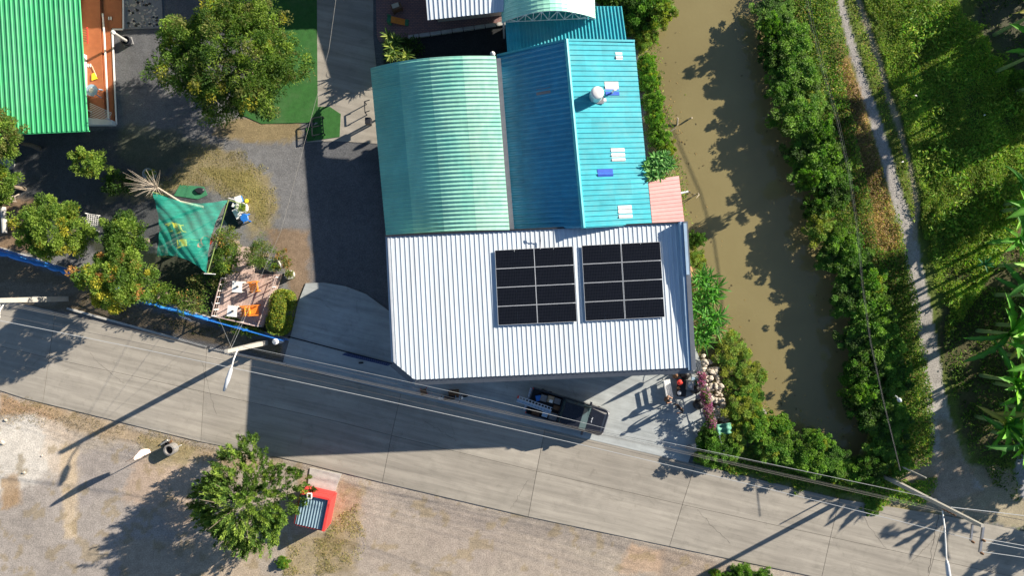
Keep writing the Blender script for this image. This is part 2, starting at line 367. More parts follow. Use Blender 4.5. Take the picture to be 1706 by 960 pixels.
Fq = np.stack([idx[:-1, :-1], idx[:-1, 1:], idx[1:, 1:], idx[1:, :-1]], -1).reshape(-1, 4)
def npmesh(name, V, F, mat, col=None, smooth=True):
    me = bpy.data.meshes.new(name); k = F.shape[1]
    me.vertices.add(len(V)); me.vertices.foreach_set('co', np.ascontiguousarray(V, np.float32).ravel())
    me.loops.add(F.size); me.loops.foreach_set('vertex_index', np.ascontiguousarray(F, np.int32).ravel())
    me.polygons.add(len(F)); me.polygons.foreach_set('loop_start', np.arange(0, F.size, k, dtype=np.int32))
    me.polygons.foreach_set('use_smooth', np.full(len(F), smooth))
    me.update(calc_edges=True); me.materials.append(MT[mat] if isinstance(mat, str) else mat)
    if col is not None:
        a = me.color_attributes.new('Col', 'FLOAT_COLOR', 'POINT'); c4 = np.ones((len(V), 4), np.float32); c4[:, :3] = col; a.data.foreach_set('color', c4.ravel())
    return me
def groundmat():
    m, nt, b = nodes('ground'); at = nt.nodes.new('ShaderNodeAttribute'); at.attribute_name = 'Col'; geo = nt.nodes.new('ShaderNodeNewGeometry')
    n1 = N(nt, 'ShaderNodeTexNoise', Scale=11.0, Detail=8.0, Roughness=.8); n2 = N(nt, 'ShaderNodeTexVoronoi', Scale=9.0)
    n3 = N(nt, 'ShaderNodeTexNoise', Scale=2.2, Detail=6.0, Roughness=.7)
    for n in (n1, n2, n3): nt.links.new(geo.outputs['Position'], n.inputs['Vector'])
    c = mixc(nt, 'MULTIPLY', 1.0, at.outputs['Color'], ramp(nt, n1.outputs['Fac'], .32, .68, (.55,) * 3, (1.42,) * 3))
    c = mixc(nt, 'MULTIPLY', .6, c, ramp(nt, n3.outputs['Fac'], .35, .65, (.75,) * 3, (1.2,) * 3))
    sp = ramp(nt, n2.outputs['Distance'], .06, .12, (1,) * 3, (0,) * 3)
    c = mixc(nt, 'ADD', sp, c, (.06, .055, .05))
    nt.links.new(c, b.inputs['Base Color']); b.inputs['Roughness'].default_value = .95; b.inputs['Specular IOR Level'].default_value = .15
    bp = N(nt, 'ShaderNodeBump', Strength=.7, Distance=.04); nt.links.new(n1.outputs['Fac'], bp.inputs['Height']); nt.links.new(bp.outputs[0], b.inputs['Normal'])
    return m
def streaks(mat):
    nt = mat.node_tree; b = nt.nodes['Principled BSDF']; src = b.inputs['Base Color'].links[0].from_socket; geo = nt.nodes.new('ShaderNodeNewGeometry')
    mp = nt.nodes.new('ShaderNodeMapping'); mp.inputs['Rotation'].default_value = (0, 0, R(13.5)); nt.links.new(geo.outputs['Position'], mp.inputs[0])
    m2 = nt.nodes.new('ShaderNodeMapping'); m2.inputs['Scale'].default_value = (.08, 1.3, 1); nt.links.new(mp.outputs[0], m2.inputs[0])
    n = N(nt, 'ShaderNodeTexNoise', Scale=1.6, Detail=7.0, Roughness=.7, Distortion=.3); nt.links.new(m2.outputs[0], n.inputs['Vector'])
    n2 = N(nt, 'ShaderNodeTexNoise', Scale=.9, Detail=9.0, Roughness=.75, Distortion=1.2); nt.links.new(geo.outputs['Position'], n2.inputs['Vector'])
    c = mixc(nt, 'MULTIPLY', 1.0, src, ramp(nt, n.outputs['Fac'], .35, .62, (.74,) * 3, (1.08,) * 3))
    c = mixc(nt, 'MULTIPLY', 1.0, c, ramp(nt, n2.outputs['Fac'], .56, .78, (1,) * 3, (.66, .66, .64)))
    nt.links.new(c, b.inputs['Base Color'])
streaks(MT['concrete']); streaks(MT['apron'])
MT['ground'] = groundmat()
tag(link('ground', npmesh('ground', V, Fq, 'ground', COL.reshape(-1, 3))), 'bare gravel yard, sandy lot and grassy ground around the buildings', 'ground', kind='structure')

# water
def watermat():
    m, nt, b = nodes('water'); geo = nt.nodes.new('ShaderNodeNewGeometry')
    n = N(nt, 'ShaderNodeTexNoise', Scale=.25, Detail=6.0, Distortion=.6); nt.links.new(geo.outputs['Position'], n.inputs['Vector'])
    nt.links.new(ramp(nt, n.outputs['Fac'], .3, .7, (.195, .162, .075), (.225, .19, .09)), b.inputs['Base Color'])
    b.inputs['Roughness'].default_value = .08; b.inputs['Specular IOR Level'].default_value = .4
    n2 = N(nt, 'ShaderNodeTexNoise', Scale=5.0, Detail=4.0); nt.links.new(geo.outputs['Position'], n2.inputs['Vector'])
    bp = N(nt, 'ShaderNodeBump', Strength=.12, Distance=.03); nt.links.new(n2.outputs['Fac'], bp.inputs['Height']); nt.links.new(bp.outputs[0], b.inputs['Normal'])
    return m
MT['water'] = watermat()
wp = [tuple(p) for p in W2([(1040,-900),(1040,60),(1080,300),(1110,480),(1200,680),(1300,775),(1470,785),(1490,700),(1470,480),(1400,330),(1340,150),(1320,-900)])]
tag(MB().add([(x, y, -.55) for x, y in wp][::-1], [tuple(range(len(wp)))]).build('water', 'water'), 'still muddy brown water of the canal', 'water', kind='structure')

# ------------------------------------------------------------------ road: concrete slabs with open joints
def lerp(a, b, t): return a + (b - a) * t
TOP = [(-260,425),(0,497),(125,527),(230,552),(378,589),(480,611),(690,662),(1150,772),(1400,832),(1560,857),(1706,886),(2100,965)]
MID = [(-260,508),(0,577),(88,598),(227,628),(428,673),(552,700),(733,746),(900,787),(1136,841),(1258,868),(1548,931),(1706,965),(2100,1050)]
BOT = [(-260,585),(0,650),(30,661),(200,703),(330,735),(480,765),(620,800),(880,861),(1185,925),(1300,949),(1500,992),(1706,1035),(2100,1120)]
def ly(line, x): return float(np.interp(x, [p[0] for p in line], [p[1] for p in line]))
road = thing('road', 'grey concrete slab road running past the buildings', 'road', P(853, 760)); road['kind'] = 'structure'
pts = [(x, ly(TOP, x)) for x in range(-260, 2101, 40)] + [(x, ly(BOT, x)) for x in range(2100, -261, -40)]
mb = MB(); rp = W2(pts); n = len(rp) // 2
vs = [(x, y, .03) for x, y in rp]; mb.add(vs, [(i, i+1, 2*n-2-i, 2*n-1-i) for i in range(n - 1)]); mb.f = [f[::-1] for f in mb.f]
mb.build('roadbed', 'joint', road)
JT = [-260,-130,93,345,668,908,1158,1398,1573,1760,1930,2100]           # joints where they meet the upper edge
JB = [-285,-155,72,335,637,880,1115,1368,1535,1715,1890,2080]
g = .65
for i in range(len(JT) - 1):
    for top, bot, (f0, f1) in ((TOP, MID, (0, .5)), (MID, BOT, (.5, 1))):
        a0, a1 = lerp(JT[i], JB[i], f0) + g*.5, lerp(JT[i], JB[i], f1) + g*.5
        b0, b1 = lerp(JT[i+1], JB[i+1], f0) - g*.5, lerp(JT[i+1], JB[i+1], f1) - g*.5
        up = [(x, ly(top, x) + (g*.5 if top is MID else 0)) for x in np.linspace(a0, b0, 8)]
        dn = [(x, ly(bot, x) - (g*.5 if bot is MID else 0)) for x in np.linspace(b1, a1, 8)]
        mb = MB(); up = W2(up); dn = W2(dn)[::-1]; h = .055
        vs = [(x, y, h) for x, y in up] + [(x, y, h) for x, y in dn] + [(x, y, .02) for x, y in up] + [(x, y, .02) for x, y in dn]
        fs = [(k+8, k+9, k+1, k) for k in range(7)] + [(16+k, k, k+1, 17+k)[::-1] for k in range(7)] + [(24+k, 25+k, k+9, k+8)[::-1] for k in range(7)] + [(0, 16, 24, 8)[::-1], (7, 15, 31, 23)[::-1]]
        mb.add(vs, fs).build('slab', 'concrete', road)
rnd = random.Random(17)
for (x0, y0, x1, y1, w_) in ((1563,857,1546,955,.022),(1555,900,1520,935,.012),(1160,850,1215,905,.012),(880,800,850,850,.010),(335,600,360,690,.010),(1430,850,1475,915,.010),(705,700,760,735,.009),(150,590,205,640,.009)):
    mb = MB(); a, b = P(x0, y0, .058), P(x1, y1, .058); q = [a.lerp(b, k/14) + Vector((rnd.uniform(-.07,.07), rnd.uniform(-.07,.07), 0)) for k in range(15)]
    vs = []; fs = []
    for k, p in enumerate(q): d = Vector((-(b-a).y, (b-a).x, 0)).normalized()*w_*rnd.uniform(.4,1.2); vs += [p - d, p + d]
    fs = [(2*k+1, 2*k, 2*k+2, 2*k+3) for k in range(14)]
    mb.add(vs, fs); nzf = (Vector(vs[0]) - Vector(vs[1])).cross(Vector(vs[2]) - Vector(vs[1])).z
    mb.build('crack', 'joint', road)
# kerb and verge line
mb = MB()
for a, b in (((112,514),(345,578)), ((350,580),(476,607))): mb.bar(P(*a, .07), P(*b, .07), .13, .12)
single(mb, 'kerb', 'kerb', 'pale concrete edge strip between the fence verge and road', 'kerb', kind='structure')
# concrete aprons and lanes
def sheet(name, pts, z0, z1, mat, label, cat, kind='structure', z=0):
    mb = MB(); mb.prism(W2(pts, z), z0, z1); return single(mb, name, mat, label, cat, kind=kind)
sheet('driveway', [(510,472),(540,471),(575,477),(610,490),(640,512),(700,560),(700,664),(478,609),(472,603),(486,555),(497,505)], .0, .075, 'apron', 'pale smooth concrete driveway apron in front of the gate', 'driveway')
sheet('forecourt', [(700,500),(1120,480),(1166,600),(1180,655),(1196,720),(1150,760),(1146,771),(960,727),(700,664)], .0, .07, 'apron', 'concrete forecourt in front of the white roofed shop', 'forecourt')
sheet('lane', [(527,-300),(622,-300),(622,60),(640,240),(560,235),(510,237),(527,200)], .0, .03, 'concrete', 'grey concrete lane beside the green arched roof', 'lane')
sheet('brick_paving', [(622,-200),(860,-200),(860,52),(840,40),(700,60),(632,70),(628,60)], .0, .06, 'bricks', 'pinkish brick paved yard by the north building', 'paving')
mb = MB(); a, b = P(680,62,.08), P(845,38,.08)
for k in range(9): mb.bar(a.lerp(b, k/9 + .004), a.lerp(b, (k+1)/9 - .004), .22, .16)
single(mb, 'yard_kerb', 'kerb', 'pale kerb stones along the south edge of the brick yard', 'kerb', kind='structure')
sheet('artificial_turf', [(478,-200),(527,-200),(529,120),(530,204),(436,206),(400,190),(440,100)], .0, .04, 'turf', 'long strip of green artificial turf beside the mango tree', 'turf')
sheet('turf_mat', [(527,178),(550,178),(568,190),(566,228),(512,236),(510,214),(530,206)], .0, .055, 'turf', 'small faded piece of green turf lying under the metal rack', 'turf')
sheet('shelter_pad', [(517,780),(569,790),(558,820),(513,811)], .0, .085, 'kerb', 'small concrete pad between the road and red hut', 'pad')
sheet('stone_paving', [(206,-60),(268,-60),(272,47),(206,49)], .0, .07, 'grey', 'dark paving slab set with scattered pale stones', 'paving')
rnd = random.Random(4); mb = MB()
for k in range(150):
    x, y = rnd.uniform(210, 266), rnd.uniform(-50, 45); a = rnd.random() * 6; n = rnd.choice((4, 5, 6)); c = P(x, y, 0); r = rnd.uniform(.05, .13)
    mb.cur = 1 if rnd.random() < .22 else 0
    mb.prism([(c.x + r * rnd.uniform(.7, 1.2) * math.cos(a + j * 6.283 / n), c.y + r * rnd.uniform(.5, 1) * math.sin(a + j * 6.283 / n)) for j in range(n)], .06, .085)
o = single(mb, 'paving_pebbles', ['rock', 'black'], 'pale and dark flat stones set in the paving by the terrace', 'pebbles', kind='stuff')

# ------------------------------------------------------------------ roofs
def corr(F, name, mat, parent, u0, u1, v0, v1, ribs, prof, nv=1, amp=.03, seamv=.006, clip=None, lift=0):
    "one ribbed sheet over the patch u0..u1, v0..v1 of the surface F; ribs run along v"
    mb = MB(); us = []
    for r in range(ribs):
        for t, h in prof: us.append((u0 + (u1 - u0) * (r + t) / ribs, h))
    us.append((u1, prof[0][1])); n = len(us); vv = [v0 + (v1 - v0) * k / nv for k in range(nv + 1)]
    def pt(u, v, h):
        if clip: v = min(v, clip(u))
        p = F(u, v); return (p.x, p.y, p.z + h * amp + lift)
    vs = [pt(u, v, h) for v in vv for u, h in us]
    fs = [(k*n + i, k*n + i + 1, (k+1)*n + i + 1, (k+1)*n + i) for k in range(nv) for i in range(n - 1)]
    a, b, c = (Vector(vs[i]) for i in (0, 1, n))
    if (b - a).cross(c - a).z < 0: fs = [f[::-1] for f in fs]
    mb.add(vs, fs)
    # sheet edge folded down so it has thickness
    m = len(mb.v); lo = [(x, y, z - .02) for x, y, z in vs[-n:]]; mb.add(lo, []); mb.add([], [])
    mb.f += [((nv)*n + i, (nv)*n + i + 1, m + i + 1, m + i) for i in range(n - 1)]; mb.mi += [0] * (n - 1)
    return mb.build(name, mat, parent)
TRAP = [(0, 0), (.62, 0), (.70, 1), (.90, 1), (.98, 0)]
WAVEL = [(0, 0), (.30, 0), (.58, 1), (.74, 1), (.96, 0)]
ARCT = [(0, 0), (.45, 0), (.64, 1), (.86, 1), (.96, 0)]
WAVE = [(0, 0), (.50, 0), (.64, 1), (.80, 1), (.92, 0)]
def bil(a, b, c, d):      # u from a to b, v from a to d ; a,b,c,d = corners NW NE SE SW
    return lambda u, v: a.lerp(b, u).lerp(d.lerp(c, u), v)
def walls(parent, corners, z0, z1, mat, t=.15):
    cs = [Vector((c.x, c.y, 0)) for c in corners]; n = len(cs)
    for i in range(n):
        a, b = cs[i], cs[(i+1) % n]; d = (b - a).normalized() * t / 2
        zt = z1 if not isinstance(z1, list) else None; za = zt if zt else z1[i]; zb = zt if zt else z1[(i+1) % n]
        q = Vector((-d.y, d.x, 0)); aa, bb = a + d*1.01, b - d*1.01
        MB().hexa([aa - q + Vector((0,0,z0)), bb - q + Vector((0,0,z0)), bb + q + Vector((0,0,z0)), aa + q + Vector((0,0,z0))],
                  [aa - q + Vector((0,0,za)), bb - q + Vector((0,0,zb)), bb + q + Vector((0,0,zb)), aa + q + Vector((0,0,za))]).build('wall', mat, parent)
def inset(F, e=.04): return [F(e, e), F(1-e, e), F(1-e, 1-e), F(e, 1-e)]

# --- white roofed shop
ZN, ZS = 4.5, 5.05
wF = bil(P(645.5,394,ZN), P(1134,371.5,ZN), P(1150,613,ZS), P(657,634.5,ZS))
shop = thing('shop_building', 'shop with a wide white ribbed metal roof carrying solar panels', 'building', P(900, 505, 0))
def wclip(u): return 1.0 if u > .068 else .872 + (1 - .872) * u / .068
NSH = 21
for i in range(NSH):
    corr(wF, 'roof_sheet', 'white_roof', shop, i/NSH, (i+1)/NSH, 0, 1, 3, TRAP, 1, .032, clip=wclip)
ring = [wF(0,0), wF(1,0), wF(1,1), wF(.068,1), wF(0,.872)]
wl_ = [p.copy() for p in ring]
cx_ = sum((p for p in wl_), Vector()) / 5
wl_ = [cx_ + (p - cx_) * .965 for p in wl_]
walls(shop, wl_, 0, [ZN - .12, ZN - .12, ZS - .14, ZS - .14, ZS - .2], 'wall', .18)
# eave gutter: dark band along the front and the cut corner, paler on the left
def band(pts, out, z_in, z_out, name, mat, parent, th=.05):
    mb = MB(); n = len(pts); qs = []
    for i in range(n):
        a = pts[max(0, i-1)]; b = pts[min(n-1, i+1)]; d = Vector((b.x - a.x, b.y - a.y, 0)).normalized(); qs.append(Vector((d.y, -d.x, 0)))
    for i in range(n - 1):
        a, b = pts[i], pts[i+1]; ao, bo = a + qs[i]*out, b + qs[i+1]*out
        up = [Vector((a.x, a.y, a.z + z_in)), Vector((b.x, b.y, b.z + z_in)), Vector((bo.x, bo.y, bo.z + z_out)), Vector((ao.x, ao.y, ao.z + z_out))]
        mb.hexa([p - Vector((0,0,th)) for p in up], up)
    return mb.build(name, mat, parent)
S1 = wF(1.012, 1); S0 = wF(.068, 1); S2 = wF(0, .872); S3 = wF(0, 0)
band([S1, S0][::-1], .36, -.035, -.22, 'eave_gutter', 'fascia', shop)
band([S0, S2][::-1], .36, -.035, -.22, 'eave_gutter', 'fascia', shop)
band([S2, S3][::-1], .13, -.035, -.05, 'verge_flashing', 'flash', shop)
mb = MB(); a, b = wF(0,0), wF(0,.872); mb.bar(Vector((a.x+.07, a.y-.1, a.z + .05)), Vector((b.x+.07, b.y, b.z + .05)), .10, .05).build('verge_cap', 'flash', shop)
mb = MB(); a, b = wF(-.005,-.004), wF(1.01,-.004); mb.bar(Vector((a.x, a.y, a.z + .06)), Vector((b.x, b.y, b.z + .06)), .09, .14).build('back_flashing', 'dark', shop)
# east parapet, level top above a roof that falls to the north
a0, a1 = P(1138,369,5.1), P(1152,617,5.1)
mb = MB(); q = Vector((.02, 0, 0))
mb.hexa([Vector((a0.x-.17,a0.y,3.9)), Vector((a1.x-.17,a1.y,3.9)), Vector((a1.x+.13,a1.y,3.9)), Vector((a0.x+.13,a0.y,3.9))],
        [Vector((a0.x-.17,a0.y,5.13)), Vector((a1.x-.17,a1.y,5.13)), Vector((a1.x+.13,a1.y,5.13)), Vector((a0.x+.13,a0.y,5.13))]).build('parapet', 'bluewall', shop)
mb = MB(); mb.bar(Vector((a0.x+.12, a0.y, 5.16)), Vector((a1.x+.12, a1.y, 5.16)), .26, .05).build('parapet_cap', 'fascia', shop)
mb = MB(); mb.bar(P(1141,372,5.21), P(1146,458,5.21), .17, .04).build('parapet_flashing', 'bluewall', shop)
for k, (px, py) in enumerate(((702,640),(860,632),(1000,626),(1128,618))):       # forecourt columns under the front eave
    p = P(px, py, 4.6); MB().box((p.x, p.y + .75, 2.35), (.2, .2, 4.6)).build('column', 'wall', shop)

# --- solar panels
W_ = ['top', 'second', 'third', 'bottom']
def roofz(py): return ZN + (ZS - ZN) * min(1, max(0, (py - 395) / 230))
pm = None
for bi, (nm, TL, TR, BR, BL) in enumerate((('left', (824.4,417.1), (954.4,410.3), (961.7,536.3), (829.8,542.5)), ('right', (968.5,409), (1100,402.5), (1108,528.7), (975,535.5)))):
    cs = [P(x, y, roofz(y) + .16) for x, y in (TL, TR, BR, BL)]
    B = bil(*cs); w = ((cs[1]-cs[0]).length + (cs[2]-cs[3]).length) / 4; h = ((cs[3]-cs[0]).length + (cs[2]-cs[1]).length) / 8
    if pm is None:
        pw, ph = w - .008, h - .008
        fr = MB()
        for sx_ in (-1, 1): fr.box((sx_*(pw/2-.008), 0, 0), (.016, ph, .035)); 
        for sy_ in (-1, 1): fr.box((0, sy_*(ph/2-.008), 0), (pw-.032, .016, .035))
        frm = fr.mesh('frame', 'flash')
        cl = MB().box((0,0,0), (pw/2-.022, ph-.034, .02)).mesh('cell_field', 'solar'); pm = 1
        rl = MB().box((0,0,0), (.05, ph*.96, .06)).mesh('mounting_rail', 'steel')
    for r in range(4):
        for c in range(2):
            ctr = B((c+.5)/2, (r+.5)/4); ax = (B((c+1)/2, (r+.5)/4) - B(c/2, (r+.5)/4)).normalized(); ay = (B((c+.5)/2, r/4) - B((c+.5)/2, (r+1)/4)).normalized(); az = ax.cross(ay).normalized(); ay = az.cross(ax)
            t_ = thing('solar_panel', f'black solar panel, {W_[r]} row {"left" if c == 0 else "right"} column of the {nm} block on the white roof', 'solar panel', ctr, group='solar panels on the white roof')
            t_.rotation_euler = Matrix((ax, ay, az)).transposed().to_euler()
            link('frame', frm, t_)
            for s_ in (-1, 1):
                link('cell_field', cl, t_, (s_*pw/4 - s_*.004, 0, .004)); link('mounting_rail', rl, t_, (s_*pw*.3, 0, -.05))
tag(MB().tube([P(900,386,5.0), P(899.5,392,4.95), P(901,402,4.7), P(900,415,4.72)], .035, 6).build('cable_conduit', 'steel'), 'short grey conduit running over the back edge of white roof', 'conduit')

# --- green arched roof
AL, AC = 1.75, 4.6
arch = thing('arched_shed', 'long shed with a faded mint green arched metal roof', 'shed', P(740, 250, 0))
aNW, aSW, aNE, aSE = P(617,113,AL), P(643,392,AL), P(826,93,AC), P(849,384,AC)
def aF(v, u):       # ribs run across: parameter order swapped so that ribs follow the curve
    a = aNW.lerp(aSW, v); b = aNE.lerp(aSE, v); p = a.lerp(b, u); p.z = AL + (AC - AL) * (1 - (1 - u)**2.3); return p
ROWS = 14
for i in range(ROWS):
    for j in range(4):  # sheet columns grade from deep teal at the lane side to pale mint
        corr(aF, 'roof_sheet', ('arch_teal', 'arch_mid', 'arch_roof', 'arch_pale')[j], arch, i/ROWS, (i+1)/ROWS, j/4, (j+1)/4, 3, ARCT, 5, .04, lift=.004*j)
c4 = [aNW + Vector((.3,-.3,0)), aNE + Vector((-.15,-.3,0)), aSE + Vector((-.15,.3,0)), aSW + Vector((.3,.3,0))]
for k in range(5):      # open on the lane side: slim posts carry the eave
    p = aF(.02 + k*.235, .015); MB().box((p.x, p.y, p.z/2 - .03), (.09, .09, p.z - .06)).build('post', 'steel', arch)
for k in range(5):      # bent purlins under the sheets
    v = .02 + k*.24; MB().tube([aF(v, u/8) - Vector((0,0,.07)) for u in range(9)], .03, 6).build('rib_beam', 'steel', arch)
a, b = c4[1], c4[2]; MB().hexa([Vector((a.x-.06,a.y,0)),Vector((a.x+.06,a.y,0)),Vector((b.x+.06,b.y+.07,0)),Vector((b.x-.06,b.y+.07,0))],[Vector((a.x-.06,a.y,AC-.015)),Vector((a.x+.06,a.y,AC-.015)),Vector((b.x+.06,b.y+.07,AC-.015)),Vector((b.x-.06,b.y+.07,AC-.015))]).build('wall', 'wall', arch)  # unseen east wall, added to stop sunlight leaking in under the roof
a, b = c4[3], c4[2]; MB().hexa([Vector((a.x,a.y-.06,0)),Vector((b.x,b.y-.06,0)),Vector((b.x,b.y+.06,0)),Vector((a.x,a.y+.06,0))],[Vector((a.x,a.y-.06,AL-.1)),Vector((b.x,b.y-.06,AC-.3)),Vector((b.x,b.y+.06,AC-.3)),Vector((a.x,a.y+.06,AL-.1))]).build('wall', 'wall', arch)
mb = MB(); mb.bar(aNE + Vector((.12, 0, -.45)), aSE + Vector((.12, 0, -.45)), .32, .10).build('valley_gutter', 'fascia', arch)
mb = MB(); p = P(822, 88, 4.3)
mb.lathe((p.x - .05, p.y, 3.9), [(.12,0),(.16,.25),(.10,.42),(.02,.5)], 8).build('ridge_knob', 'white', arch)

# --- blue gabled roof
house = thing('blue_roof_house', 'house with a bright blue gabled tile sheet roof and water tank', 'building', P(960, 220, 0))
bNW, bSW = P(828,93,2.85), P(851,384,2.85); rN, rS = P(943,67,5.12), P(972,380,5.12); bNE, bSE = P(1057,69,4.25), P(1086,374,4.25)
def lF(v, u): return bNW.lerp(bSW, v).lerp(rN.lerp(rS, v), u)
def rF(v, u): return rN.lerp(rS, v).lerp(bNE.lerp(bSE, v), u)
RB = 12
sky_l = {(3,1):'skylight'}
sky_r = {(1,3):('skylight'), (3,2):'skylight', (4,2):'blue_tile', (7,2):'skylight', (8,2):'blue_tile', (11,2):'skylight'}
for i in range(RB):
    for j in range(4):
        corr(lF, 'roof_sheet', 'blue_west_shade', house, i/RB, (i+1)/RB, j/4, (j+1)/4, 3, WAVEL, 1, .085, lift=.006*j)
        corr(rF, 'roof_sheet', 'blue_roof', house, i/RB, (i+1)/RB, j/4, (j+1)/4, 3, WAVE, 1, .04, lift=.006*(3-j))
# replaced sheets: small clear or darker blue panes laid over the roof
def patch(F, x0, y0, x1, y1, mat, name, label):
    def inv(px, py):     # nearest roof parameter for a photograph position
        best = None
        for a in range(101):
            for b in range(41):
                p = F(a/100, b/40); k = FPX/(H - p.z); e = (p.x*k + 853 - px)**2 + (480 - p.y*k - py)**2
                if best is None or e < best[0]: best = (e, a/100, b/40)
        return best[1:]
    va, ua = inv(x0, y0); vb, ub = inv(x1, y1); n = max(1, round((vb - va) * RB * 3))
    o = corr(F, name, mat, house, va, vb, ua, ub, n, WAVE, 1, .04, lift=.035); o['label'] = label
patch(rF, 1025,88,1037,99, 'skylight', 'skylight', 'small white patch near the top right corner of the roof')
patch(rF, 1007,137,1031,148, 'skylight', 'skylight', 'white sheet just above the water tank')
patch(rF, 1008,148,1033,160, 'blue_tile', 'patched_sheet', 'deep blue sheet beside the water tank')
patch(rF, 985,165,1010,171, 'skylight', 'skylight', 'thin pale sheet below the water tank')
patch(rF, 1018,246,1043,268, 'skylight', 'skylight', 'white square sheet in the middle of the east slope')
patch(rF, 996,283,1021,293, 'blue_tile', 'patched_sheet', 'deep blue sheet below the middle of the east slope')
patch(rF, 1029,342,1053,364, 'skylight', 'skylight', 'white square sheet near the bottom of the east slope')
patch(lF, 893,148,917,157, 'grey', 'skylight', 'grey sheet on the dark west slope')
mb = MB(); mb.tube([rN + Vector((0,.05,.05)), rS + Vector((0,0,.05))], .13, 8).build('ridge_cap', 'blue_roof', house)
mb = MB(); mb.bar(rN + Vector((0,.03,.01)), bNE + Vector((0,.03,.03)), .12, .08); mb.bar(rN + Vector((0,.03,.01)), bNW + Vector((0,.03,.03)), .12, .08); mb.build('barge_board', 'blue_roof', house)
c4 = [bNW + Vector((.25,-.35,0)), bNE + Vector((-.3,-.35,0)), bSE + Vector((-.3,.3,0)), bSW + Vector((.25,.3,0))]
walls(house, c4, 0, [2.75, 4.1, 4.1, 2.75], 'bluewall', .15)

# --- pink lean-to
pk = thing('lean_to', 'small lean-to with a salmon pink ribbed roof at the canal edge', 'lean-to', P(1105, 335, 0))
def pF(v, u): return P(1080,300,3.7).lerp(P(1087,373,3.7), v).lerp(P(1131,293,3.2).lerp(P(1140,369,3.2), v), u)
for i in range(6): corr(pF, 'roof_sheet', 'pink_roof', pk, i/6, (i+1)/6, 0, 1, 2, TRAP, 1, .03)
for v in (.05, .95):
    p = pF(v, .95); MB().box((p.x, p.y, p.z/2 - .3), (.1, .1, p.z + .5)).build('post', 'wood', pk)
p = pF(.3, .9); q2 = pF(.3, .1); MB().bar(Vector((p.x, p.y, 3.1)), Vector((q2.x, q2.y, 3.6)), .08, .1).build('rafter', 'wood', pk)

# --- north annex, north arch, north white roof
an = thing('blue_annex', 'low blue ribbed roof annex between the arched and gabled roofs', 'building', P(950, 60, 0))
nF = bil(P(840,10,2.75), P(1036,10,2.75), P(1048,98,2.4), P(846,98,2.4))
for i in range(17): corr(nF, 'roof_sheet', 'blue_roof', an, i/17, (i+1)/17, 0, 1, 2, WAVE, 1, .045)
walls(an, inset(nF, .05), 0, 2.3, 'bluewall')
na = thing('arched_canopy', 'pale green arched canopy on an open white steel truss', 'canopy', P(915, 0, 0))
cL, cR = P(836,37,2.95), P(992,30,2.95); cLn, cRn = P(826,-130,2.95), P(985,-130,2.95)
def cF(v, u):
    p = cL.lerp(cLn, v).lerp(cR.lerp(cRn, v), u); p.z = 2.95 + 1.5 * math.sin(math.pi * u)**.9 if 0 < u < 1 else 2.95; return p
for i in range(8):
    for j in range(2): corr(cF, 'roof_sheet', 'arch_roof', na, i/8, (i+1)/8, j/2, (j+1)/2, 3, TRAP, 8, .028, lift=.004*j)
mb = MB(); arc = [cF(.004, u/12) + Vector((0,0,-.09)) for u in range(13)]; tie = [cL.lerp(cR, u/12) + Vector((0,.03,-.02)) for u in range(13)]
mb.tube(arc, .03, 6)
mb.tube([tie[0], tie[-1]], .03, 6); mb.build('truss_chord', 'white', na)
for k in range(1, 12):
    m2 = MB(); m2.bar(arc[k] if k % 2 else tie[k], tie[k+1] if k % 2 else arc[k+1], .04) if k < 11 else None
    if k < 11: m2.build('truss_web', 'white', na)
    MB().bar(arc[k] - Vector((0,0,.03)), tie[k] + Vector((0,0,.03)), .035).build('truss_web', 'white', na)
for c in (cL, cR, cLn, cRn): MB().box((c.x + (.1 if c in (cL, cLn) else -.1), c.y + .1, 1.42), (.12, .12, 2.84)).build('post', 'white', na)
nw = thing('north_building', 'building with a small white ribbed metal roof at the top edge', 'building', P(780, -30, 0))
qF = bil(P(700,-120,3.6), P(846,-130,3.6), P(847,18,3.1), P(712.5,33,3.1))
for i in range(6): corr(qF, 'roof_sheet', 'white_roof', nw, i/6, (i+1)/6, 0, 1, 3, TRAP, 1, .04)
c4 = [qF(.06,.05), qF(.94,.05), qF(.94,.8), qF(.06,.8)]; walls(nw, c4, 0, 3.0, 'wall')
nh = thing('north_hall', 'long hall just beyond the top edge of the view', 'building', P(585, -160, 0))
def plan(px, py, z): p = P(px, py, 0); p.z = z; return p
hq = bil(plan(330,-230,4.6), plan(800,-235,4.6), plan(795,-78,4.4), plan(335,-66,4.4))
for i in range(10): corr(hq, 'roof_sheet', 'white_roof', nh, i/10, (i+1)/10, 0, 1, 3, TRAP, 1, .04)
walls(nh, inset(hq, .02), 0, 4.3, 'wall')
# --- green roofed house on the left
gh = thing('green_roof_house', 'house with a vivid green ribbed metal roof at the left edge', 'building', P(60, 90, 0))
gF = bil(P(-120,-140,4.3), P(125,-140,4.3), P(148,217,3.0), P(-100,228,3.0))
for i in range(10): corr(gF, 'roof_sheet', 'green_roof', gh, i/10, (i+1)/10, 0, 1, 3, TRAP, 1, .04)
c4 = [gF(.04,.03), gF(.74,.03), gF(.74,.93), gF(.04,.93)]; walls(gh, c4, 0, [4.1,4.1,2.95,2.95], 'cream')
a, b = gF(0,1), gF(1,1); MB().bar(a + Vector((0,-.03,-.07)), b + Vector((0,-.03,-.07)), .06, .12).build('eave_board', 'green_roof', gh)

